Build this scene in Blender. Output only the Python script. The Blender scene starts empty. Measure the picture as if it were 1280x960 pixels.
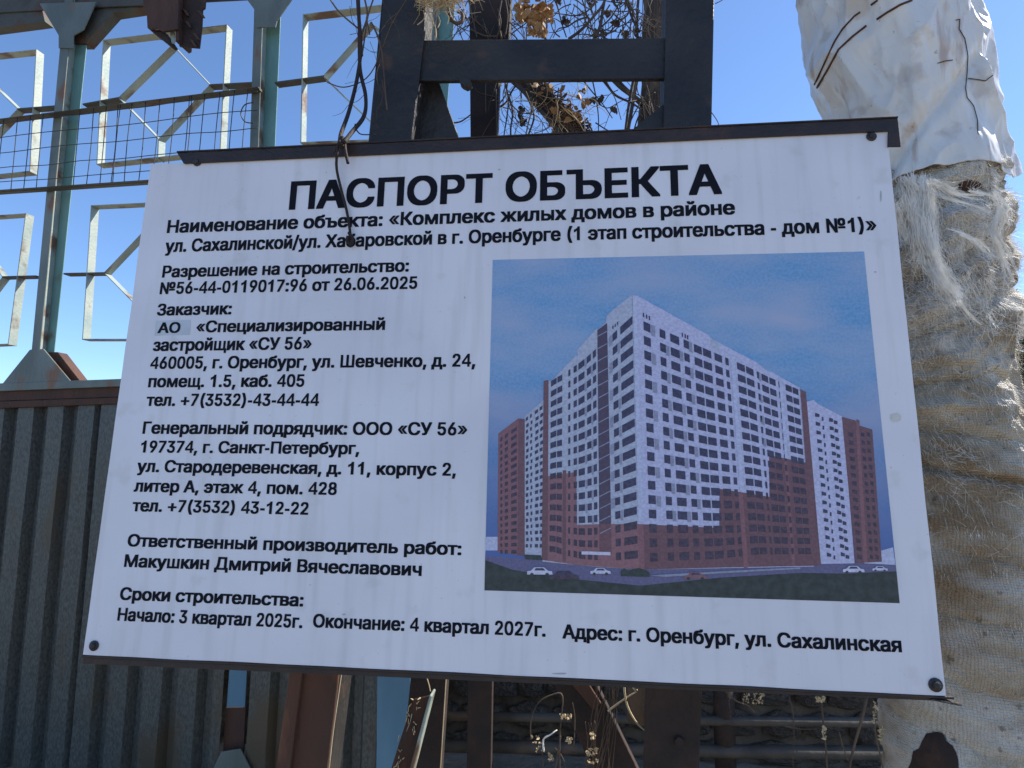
import bpy, bmesh, math, random
from mathutils import Vector, Matrix, Euler, noise
from mathutils.geometry import tessellate_polygon
random.seed(7)
S = bpy.context.scene
COL = S.collection
R = math.radians

# ------------------------------------------------------------------ camera
CAMLOC = Vector((0, 0, 1.6))
CAMROT = Euler((R(97.038), R(-0.597), R(-0.074)), 'XYZ')
FPX = 800.0                                  # focal length in pixels of a 1280 wide picture
cam = bpy.data.cameras.new('camera'); cam.sensor_width = 36; cam.lens = 36*FPX/1280
cam.clip_start = .02; cam.clip_end = 3000
cam.dof.use_dof = False
co = bpy.data.objects.new('camera', cam); COL.objects.link(co)
co.location = CAMLOC; co.rotation_euler = CAMROT; S.camera = co
CM = CAMROT.to_matrix()

# ------------------------------------------------------------------ sky, sun, exposure
SUN_AZ, SUN_EL = 70.0, 44.0                  # degrees right of +Y, degrees above the horizon
w = bpy.data.worlds.new('World'); S.world = w; w.use_nodes = True
nt = w.node_tree; bg = nt.nodes['Background']
sk = nt.nodes.new('ShaderNodeTexSky'); sk.sky_type = 'NISHITA'; sk.sun_disc = False
sk.sun_elevation = R(SUN_EL); sk.sun_rotation = R(SUN_AZ)
sk.altitude = 1800; sk.air_density = 1.0; sk.dust_density = 0.5; sk.ozone_density = 6.0
nt.links.new(sk.outputs[0], bg.inputs[0]); bg.inputs[1].default_value = 0.14
sl = bpy.data.lights.new('sun', 'SUN'); sl.energy = 5.0; sl.angle = R(.55); sl.color = (1, .94, .84)
so = bpy.data.objects.new('sun', sl); COL.objects.link(so)
sd = Vector((math.sin(R(SUN_AZ))*math.cos(R(SUN_EL)), math.cos(R(SUN_AZ))*math.cos(R(SUN_EL)), math.sin(R(SUN_EL))))
so.rotation_euler = sd.to_track_quat('Z', 'Y').to_euler(); so.location = sd*30
S.view_settings.view_transform = 'Standard'; S.view_settings.look = 'None'
S.view_settings.exposure = 0.78; S.view_settings.gamma = 1.0
S.cycles.max_bounces = 6; S.cycles.diffuse_bounces = 3

# ------------------------------------------------------------------ helpers
def ray(px, py):
    return (CM @ Vector(((px-640)/FPX, -(py-480)/FPX, -1))).normalized()
class Pl:                                    # a real plane in the world; at() finds the point of it seen at a place of the photo
    def __init__(s, p, n, up=Vector((0, 0, 1))):
        s.p = Vector(p); s.n = Vector(n).normalized()      # n points away from the camera
        s.x = Vector(up).cross(s.n)*-1; s.x = s.n.cross(Vector(up)).normalized(); s.up = s.x.cross(s.n).normalized()
    def at(s, px, py, d=0.0):
        r = ray(px, py); o = s.p + s.n*d
        return CAMLOC + r*((o-CAMLOC).dot(s.n)/r.dot(s.n))
    def off(s, d): return Pl(s.p+s.n*d, s.n, s.up)
SIGN_LOC = Vector((-.0585, 1.5918, 1.7807))
SIGN_ROT = Matrix(((.993482, .007565, -.113741), (-.113991, .070809, -.990955), (.000558, .997461, .071210)))
PS = Pl(SIGN_LOC, -Vector((-.113741, -.990955, .07121)), (.007565, .070809, .997461))
def yaw_plane(p, deg):
    a = R(deg); return Pl(p, (math.sin(a), math.cos(a), 0))
PC = yaw_plane((0, 1.80, 0), 5)              # columns of the support
PR = yaw_plane((0, 2.15, 0), 5)              # rear legs
PT = yaw_plane((0, 2.45, 0), 5)              # trees and vines
PF = yaw_plane((-.85, 3.05, 0), 11.5)        # fence
PB = yaw_plane((0, 3.75, 0), 4)               # wall at the back

def new(name, me, m=None, parent=None, smooth=False, loc=None):
    o = bpy.data.objects.new(name, me); COL.objects.link(o)
    if m is not None:
        for mm in (m if isinstance(m, (list, tuple)) else [m]): me.materials.append(mm)
    if parent is not None: o.parent = parent
    if smooth:
        for p in me.polygons: p.use_smooth = True
    return o
def tag(o, label=None, cat=None, group=None, kind=None):
    if label: o['label'] = label
    if cat: o['category'] = cat
    if group: o['group'] = group
    if kind: o['kind'] = kind
    return o
def empty(name, label, cat, loc=(0, 0, 0), group=None, rot=None):
    o = bpy.data.objects.new(name, None); COL.objects.link(o); o.location = loc
    o.empty_display_size = .1
    if rot: o.rotation_euler = rot
    return tag(o, label, cat, group)
class MB:
    """collects world-space geometry; build() moves it into the parent's space"""
    def __init__(s): s.v = []; s.f = []; s.mi = []
    def add(s, vs, fs, mi=0):
        b = len(s.v); s.v += [Vector(v) for v in vs]; s.f += [tuple(i+b for i in f) for f in fs]; s.mi += [mi]*len(fs)
    def prism(s, poly, dvec, mi=0):
        """polygon (world points) extruded by dvec"""
        n = len(poly); dvec = Vector(dvec)
        vs = [Vector(p) for p in poly] + [Vector(p)+dvec for p in poly]
        if n == 4: caps = [(0, 1, 2, 3), (7, 6, 5, 4)]
        else:
            t = tessellate_polygon([[Vector(p) for p in poly]])
            caps = [tuple(x) for x in t] + [tuple(i+n for i in reversed(x)) for x in t]
        s.add(vs, caps + [(i, (i+1) % n, (i+1) % n+n, i+n) for i in range(n)], mi)
    def slab(s, pl, px, d0, d1, mi=0):
        s.prism([pl.at(x, y, d0) for x, y in px], pl.n*(d1-d0), mi)
    def box(s, A, B, wv, dv, mi=0):
        """bar from A to B with half-width vectors"""
        A, B, wv, dv = map(Vector, (A, B, wv, dv))
        s.add([A-wv-dv, A+wv-dv, A+wv+dv, A-wv+dv, B-wv-dv, B+wv-dv, B+wv+dv, B-wv+dv],
              [(0, 1, 2, 3), (7, 6, 5, 4), (0, 4, 5, 1), (1, 5, 6, 2), (2, 6, 7, 3), (3, 7, 4, 0)], mi)
    def strip(s, pl, a, b, w, depth, d0=0., mi=0):
        A, B = pl.at(*a, d0), pl.at(*b, d0); t = (B-A).normalized(); wv = t.cross(pl.n)*w/2
        s.box(A+pl.n*depth/2-t*w/2, B+pl.n*depth/2+t*w/2, wv, pl.n*depth/2, mi)
    def tube(s, pts, rad, n=6, mi=0, cap=True):
        pts = [Vector(p) for p in pts]; m = len(pts)
        if not hasattr(rad, '__len__'): rad = [rad]*m
        vs = []; u = None
        for i, p in enumerate(pts):
            t = (pts[min(i+1, m-1)]-pts[max(i-1, 0)]).normalized()
            if u is None: u = t.orthogonal().normalized()
            u = (u-t*u.dot(t)).normalized(); v = t.cross(u)
            for k in range(n):
                a = 2*math.pi*k/n; vs.append(p+(u*math.cos(a)+v*math.sin(a))*rad[i])
        fs = [(i*n+k, i*n+(k+1) % n, (i+1)*n+(k+1) % n, (i+1)*n+k) for i in range(m-1) for k in range(n)]
        if cap: fs += [tuple(range(n))[::-1], tuple((m-1)*n+k for k in range(n))]
        s.add(vs, fs, mi)
    def mesh(s, name, parent=None, bevel=0, wob=0):
        inv = parent.matrix_basis.inverted() if parent is not None and parent.parent is None else None
        if parent is not None and parent.parent is not None:
            inv = (parent.parent.matrix_basis @ parent.matrix_basis).inverted()
        me = bpy.data.meshes.new(name)
        me.from_pydata([inv @ v if inv else v for v in s.v], [], s.f)
        for p, i in zip(me.polygons, s.mi): p.material_index = i
        bm = bmesh.new(); bm.from_mesh(me); bmesh.ops.recalc_face_normals(bm, faces=bm.faces)
        if bevel: bmesh.ops.bevel(bm, geom=[e for e in bm.edges if len(e.link_faces) == 2 and e.calc_face_angle(0) > .6], offset=bevel, segments=1, affect='EDGES', clamp_overlap=True)
        bm.to_mesh(me); bm.free()
        return me
    def build(s, name, m, parent=None, bevel=0, smooth=False):
        return new(name, s.mesh(name, parent, bevel), m, parent, smooth)

# ------------------------------------------------------------------ materials
def mat(name, c1, c2=None, scale=8., rough=.7, bump=.0, bscale=60., metal=0., detail=6., c3=None, s3=3., t3=.58, stretch=(1, 1, 1), lo=.35, hi=.65, w3=.08, bdist=.01):
    m = bpy.data.materials.new(name); m.use_nodes = True; n = m.node_tree; L = n.links
    b = n.nodes['Principled BSDF']; b.inputs['Roughness'].default_value = rough; b.inputs['Metallic'].default_value = metal
    b.inputs['Base Color'].default_value = (*c1, 1)
    tc = n.nodes.new('ShaderNodeTexCoord'); mp = n.nodes.new('ShaderNodeMapping'); mp.inputs['Scale'].default_value = stretch
    L.new(tc.outputs['Object'], mp.inputs[0])
    def nz(sc, dt=detail):
        x = n.nodes.new('ShaderNodeTexNoise'); x.inputs['Scale'].default_value = sc; x.inputs['Detail'].default_value = dt
        L.new(mp.outputs[0], x.inputs['Vector']); return x
    if c2 is not None:
        r = n.nodes.new('ShaderNodeValToRGB'); r.color_ramp.elements[0].position = lo; r.color_ramp.elements[1].position = hi
        r.color_ramp.elements[0].color = (*c1, 1); r.color_ramp.elements[1].color = (*c2, 1)
        L.new(nz(scale).outputs['Fac'], r.inputs[0]); out = r.outputs[0]
        if c3 is not None:
            r2 = n.nodes.new('ShaderNodeValToRGB'); r2.color_ramp.elements[0].position = t3; r2.color_ramp.elements[1].position = t3+w3
            L.new(nz(s3, 9).outputs['Fac'], r2.inputs[0])
            mx = n.nodes.new('ShaderNodeMixRGB'); L.new(r2.outputs[0], mx.inputs[0]); L.new(out, mx.inputs[1]); mx.inputs[2].default_value = (*c3, 1)
            out = mx.outputs[0]
        L.new(out, b.inputs['Base Color'])
    if bump:
        bn = n.nodes.new('ShaderNodeBump'); bn.inputs['Strength'].default_value = bump; bn.inputs['Distance'].default_value = bdist
        L.new(nz(bscale).outputs['Fac'], bn.inputs['Height']); L.new(bn.outputs[0], b.inputs['Normal'])
    return m
M = {}
M['panel'] = mat('white_sheet', (.80, .775, .795), (.75, .725, .755), 3, .42, .03, 9, c3=(.66, .64, .62), s3=55, t3=.70, w3=.04)
n = M['panel'].node_tree; L = n.links; b0 = n.nodes['Principled BSDF']; tc = [x for x in n.nodes if x.type == 'TEX_COORD'][0]
for (stretch, sc_, lo_, hi_, col_, amt) in (((1, .07, 1), 26, .50, .74, (.52, .49, .47), .40), ((1, 1, 1), 2.2, .45, .70, (.60, .59, .62), .45), ((1, 1, 1), 95, .70, .76, (.32, .27, .24), .5), ((1, 1, 1), 12, .62, .72, (.58, .54, .50), .35)):
    mp = n.nodes.new('ShaderNodeMapping'); mp.inputs['Scale'].default_value = stretch; L.new(tc.outputs['Object'], mp.inputs[0])
    x = n.nodes.new('ShaderNodeTexNoise'); x.inputs['Scale'].default_value = sc_; x.inputs['Detail'].default_value = 5; L.new(mp.outputs[0], x.inputs['Vector'])
    rr = n.nodes.new('ShaderNodeValToRGB'); rr.color_ramp.elements[0].position = lo_; rr.color_ramp.elements[1].position = hi_; L.new(x.outputs['Fac'], rr.inputs[0])
    sf = n.nodes.new('ShaderNodeMath'); sf.operation = 'MULTIPLY'; sf.inputs[1].default_value = amt; L.new(rr.outputs[0], sf.inputs[0])
    old = b0.inputs['Base Color'].links[0].from_socket; mx = n.nodes.new('ShaderNodeMixRGB'); mx.inputs[2].default_value = (*col_, 1)
    L.new(sf.outputs[0], mx.inputs[0]); L.new(old, mx.inputs[1]); L.new(mx.outputs[0], b0.inputs['Base Color'])
M['rail'] = mat('dark_rusty_steel', (.018, .012, .010), (.036, .020, .015), 14, .55, .3, 90, c3=(.06, .028, .018), s3=6, t3=.6)
M['screw'] = mat('screw_black', (.012, .012, .014), (.03, .025, .025), 90, .5, .3, 200)
M['ink'] = mat('black_print', (.006, .007, .012), (.010, .010, .016), 30, .75)
M['ink'].node_tree.nodes['Principled BSDF'].inputs['Specular IOR Level'].default_value = .15
M['sticker'] = mat('grey_sticker', (.58, .62, .66), (.50, .55, .60), 20, .6)
M['smudge'] = mat('dirt_smudge', (.40, .40, .40), (.46, .46, .46), 30, .6)
M['column'] = mat('column_paint', (.012, .011, .012), (.028, .025, .023), 5, .6, .6, 45, c3=(.065, .036, .024), s3=9, t3=.62, w3=.1)
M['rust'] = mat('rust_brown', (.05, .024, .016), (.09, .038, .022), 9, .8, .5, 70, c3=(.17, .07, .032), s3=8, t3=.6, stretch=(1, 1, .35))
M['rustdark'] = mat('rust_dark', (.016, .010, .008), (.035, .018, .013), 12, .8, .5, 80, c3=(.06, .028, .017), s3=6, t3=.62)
M['fence'] = mat('fence_paint_teal', (.095, .115, .10), (.16, .185, .165), 6, .5, .25, 60, c3=(.17, .085, .04), s3=9, t3=.60, w3=.1, stretch=(1, 1, .5))
M['teal'] = mat('post_paint_teal', (.10, .22, .20), (.15, .29, .27), 6, .5, .25, 60, c3=(.13, .09, .05), s3=9, t3=.62, w3=.1, stretch=(1, 1, .5))
M['frame'] = mat('frame_paint_worn', (.22, .28, .26), (.33, .36, .31), 9, .55, .2, 70, c3=(.14, .08, .045), s3=7, t3=.53, w3=.1)
M['beamrust'] = mat('fence_beam_rusty', (.05, .045, .038), (.075, .09, .08), 5, .7, .4, 60, c3=(.07, .034, .02), s3=5, t3=.50, w3=.12)
M['wire'] = mat('wire_dark', (.025, .03, .035), (.05, .04, .035), 40, .6)
M['zinc'] = mat('galvanised_sheet', (.045, .048, .043), (.092, .098, .09), 110, .5, .15, 150, c3=(.075, .058, .036), s3=3.0, t3=.52, w3=.12, stretch=(1, 1, .5), metal=.15, detail=3)
M['blue'] = mat('blue_post_paint', (.07, .17, .25), (.10, .21, .29), 6, .5, .1, 40, c3=(.20, .17, .12), s3=10, t3=.64, stretch=(1, 1, .4))
M['foil'] = mat('foil_jacket', (.66, .635, .60), (.74, .715, .67), 5, .32, .18, 30, c3=(.50, .43, .36), s3=3.2, t3=.60, w3=.22, metal=0, bdist=.01)
M['burlap'] = mat('burlap_wrap', (.30, .215, .13), (.54, .475, .37), 4, .95, .5, 170, c3=(.68, .66, .61), s3=3.6, t3=.46, w3=.20, stretch=(1, 1, 1.7), lo=.38, hi=.60, bdist=.004)
n = M['burlap'].node_tree; L = n.links                       # coarse weave of the cloth and dark specks
b0 = n.nodes['Principled BSDF']; tc = [x for x in n.nodes if x.type == 'TEX_COORD'][0]
wv = []
for rt in ((0, 0, 0), (0, R(90), 0)):
    mp = n.nodes.new('ShaderNodeMapping'); mp.inputs['Rotation'].default_value = rt; L.new(tc.outputs['Object'], mp.inputs[0])
    wn = n.nodes.new('ShaderNodeTexWave'); wn.inputs['Scale'].default_value = 48; wn.inputs['Distortion'].default_value = 5; wn.inputs['Detail'].default_value = 2; wn.inputs['Detail Scale'].default_value = .4
    wn.bands_direction = 'Z'; L.new(mp.outputs[0], wn.inputs['Vector']); wv.append(wn)
ma = n.nodes.new('ShaderNodeMath'); ma.operation = 'ADD'; L.new(wv[0].outputs['Fac'], ma.inputs[0]); L.new(wv[1].outputs['Fac'], ma.inputs[1])
bp = n.nodes.new('ShaderNodeBump'); bp.inputs['Strength'].default_value = .8; bp.inputs['Distance'].default_value = .003
L.new(ma.outputs[0], bp.inputs['Height']); ob = [x for x in n.nodes if x.type == 'BUMP' and x != bp][0]; L.new(ob.outputs[0], bp.inputs['Normal']); L.new(bp.outputs[0], b0.inputs['Normal'])
sn = n.nodes.new('ShaderNodeTexNoise'); sn.inputs['Scale'].default_value = 38; sn.inputs['Detail'].default_value = 4; L.new(tc.outputs['Object'], sn.inputs['Vector'])
sr = n.nodes.new('ShaderNodeValToRGB'); sr.color_ramp.elements[0].position = .62; sr.color_ramp.elements[1].position = .72; L.new(sn.outputs['Fac'], sr.inputs[0])
old = b0.inputs['Base Color'].links[0].from_socket; mx = n.nodes.new('ShaderNodeMixRGB'); mx.inputs[2].default_value = (.07, .055, .04, 1)
sf = n.nodes.new('ShaderNodeMath'); sf.operation = 'MULTIPLY'; sf.inputs[1].default_value = .6; L.new(sr.outputs[0], sf.inputs[0]); L.new(sf.outputs[0], mx.inputs[0])
L.new(old, mx.inputs[1]); L.new(mx.outputs[0], b0.inputs['Base Color'])
n = M['foil'].node_tree; L = n.links; b0 = n.nodes['Principled BSDF']; tc = [x for x in n.nodes if x.type == 'TEX_COORD'][0]
for (stretch, sc_, lo_, hi_, col_, amt) in (((1, 1, .16), 22, .60, .70, (.34, .17, .08), .55), ((1, 1, 1), 9, .58, .66, (.40, .33, .27), .5), ((1, 1, 1), 60, .68, .74, (.20, .14, .10), .5)):
    mp = n.nodes.new('ShaderNodeMapping'); mp.inputs['Scale'].default_value = stretch; L.new(tc.outputs['Object'], mp.inputs[0])
    x = n.nodes.new('ShaderNodeTexNoise'); x.inputs['Scale'].default_value = sc_; x.inputs['Detail'].default_value = 5; L.new(mp.outputs[0], x.inputs['Vector'])
    rr = n.nodes.new('ShaderNodeValToRGB'); rr.color_ramp.elements[0].position = lo_; rr.color_ramp.elements[1].position = hi_; L.new(x.outputs['Fac'], rr.inputs[0])
    sf = n.nodes.new('ShaderNodeMath'); sf.operation = 'MULTIPLY'; sf.inputs[1].default_value = amt; L.new(rr.outputs[0], sf.inputs[0])
    old = b0.inputs['Base Color'].links[0].from_socket; mx = n.nodes.new('ShaderNodeMixRGB'); mx.inputs[2].default_value = (*col_, 1)
    L.new(sf.outputs[0], mx.inputs[0]); L.new(old, mx.inputs[1]); L.new(mx.outputs[0], b0.inputs['Base Color'])
M['fibre'] = mat('glass_wool_fibre', (.68, .63, .53), (.86, .83, .77), 20, .6)
M['fibre2'] = mat('jute_fibre', (.38, .31, .21), (.52, .46, .36), 20, .7)
M['bark'] = mat('bark', (.05, .035, .025), (.10, .07, .05), 14, .9, .8, 60, c3=(.16, .11, .07), s3=9, t3=.58, stretch=(1, 1, .4))
M['twig'] = mat('dry_twig', (.06, .04, .03), (.13, .09, .06), 10, .8)
M['straw'] = mat('straw', (.42, .31, .17), (.58, .47, .30), 20, .8)
M['dryleaf'] = mat('dry_leaf', (.25, .13, .05), (.42, .25, .11), 18, .7)
M['wall'] = mat('rubble_wall', (.07, .055, .042), (.14, .115, .09), 5, .95, 1., 12, c3=(.05, .038, .03), s3=7, t3=.55, bdist=.04)
M['pipe'] = mat('grey_rail', (.04, .035, .03), (.075, .066, .055), 8, .7, .3, 50, c3=(.13, .08, .05), s3=5, t3=.58)
M['ground'] = mat('dry_ground', (.20, .165, .12), (.29, .24, .18), 2.5, .95, .8, 18, c3=(.12, .12, .06), s3=1.2, t3=.56, bdist=.03)
M['leaf'] = mat('evergreen_leaf', (.03, .045, .022), (.06, .08, .04), 8, .7)
# print colours: ink on the sign, as printed
def ink(name, c, v=.12, sc=160):
    return mat(name, tuple(x*(1-v) for x in c), tuple(min(1, x*(1+v)) for x in c), sc, .45, detail=2)
INKS = dict(white=ink('print_white', (.53, .52, .70)), shade=ink('print_pale_wall', (.46, .48, .58)), red=ink('print_red', (.26, .115, .13)),
            redl=ink('print_light_red', (.29, .135, .15)), redd=ink('print_dark_red', (.18, .085, .10)), win=ink('print_window', (.055, .05, .10), .3), winr=ink('print_window_on_red', (.07, .045, .075), .3),
            grass=ink('print_grass', (.035, .045, .042), .3, 60), road=ink('print_road', (.14, .13, .24)), kerb=ink('print_kerb', (.28, .30, .40)), car=ink('print_white_car', (.62, .60, .74)),
            bush=ink('print_bush', (.035, .05, .045), .3), recess=ink('print_recess', (.09, .06, .10)), ac=ink('print_air_unit', (.30, .30, .40)), far=ink('print_far_white', (.52, .54, .70)))
m = ink('print_sky', (.17, .36, .60)); M['psky'] = m
n = m.node_tree; L = n.links
r = [x for x in n.nodes if x.type == 'VALTORGB'][0]; bs = n.nodes['Principled BSDF']
tc = n.nodes.new('ShaderNodeTexCoord'); mp = n.nodes.new('ShaderNodeMapping'); mp.inputs['Scale'].default_value = (1.2, 3.2, 1)
nz = n.nodes.new('ShaderNodeTexNoise'); nz.inputs['Scale'].default_value = 2.6; nz.inputs['Detail'].default_value = 5
L.new(tc.outputs['Object'], mp.inputs[0]); L.new(mp.outputs[0], nz.inputs['Vector'])
cl = n.nodes.new('ShaderNodeValToRGB'); cl.color_ramp.elements[0].position = .36; cl.color_ramp.elements[1].position = .72
L.new(nz.outputs['Fac'], cl.inputs[0]); mx = n.nodes.new('ShaderNodeMixRGB'); mx.inputs[2].default_value = (.42, .46, .60, 1)
L.new(cl.outputs[0], mx.inputs[0]); L.new(r.outputs[0], mx.inputs[1])
sx_ = n.nodes.new('ShaderNodeSeparateXYZ'); L.new(tc.outputs['Object'], sx_.inputs[0])     # the printed sky is deeper blue near its horizon
mr = n.nodes.new('ShaderNodeMapRange'); mr.inputs['From Min'].default_value = .05; mr.inputs['From Max'].default_value = -.42; L.new(sx_.outputs['Y'], mr.inputs['Value'])
m2 = n.nodes.new('ShaderNodeMixRGB'); m2.inputs[2].default_value = (.075, .13, .36, 1); L.new(mr.outputs[0], m2.inputs[0]); L.new(mx.outputs[0], m2.inputs[1]); L.new(m2.outputs[0], bs.inputs['Base Color'])

# ------------------------------------------------------------------ ground
mb = MB(); g = 40
vs = []; fs = []
for i in range(g+1):
    for j in range(g+1):
        x = (i/g-.5)*2; y = (j/g-.5)*2; X = x*abs(x)**1.5*600; Y = y*abs(y)**1.5*600+3
        vs.append((X, Y, .06*noise.noise(Vector((X*.4, Y*.4, 0)))))
for i in range(g):
    for j in range(g): fs.append((i*(g+1)+j, (i+1)*(g+1)+j, (i+1)*(g+1)+j+1, i*(g+1)+j+1))
mb.add(vs, fs); tag(mb.build('ground', M['ground'], None, smooth=True), 'dry bare ground under the sign and fence', kind='structure')

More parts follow.
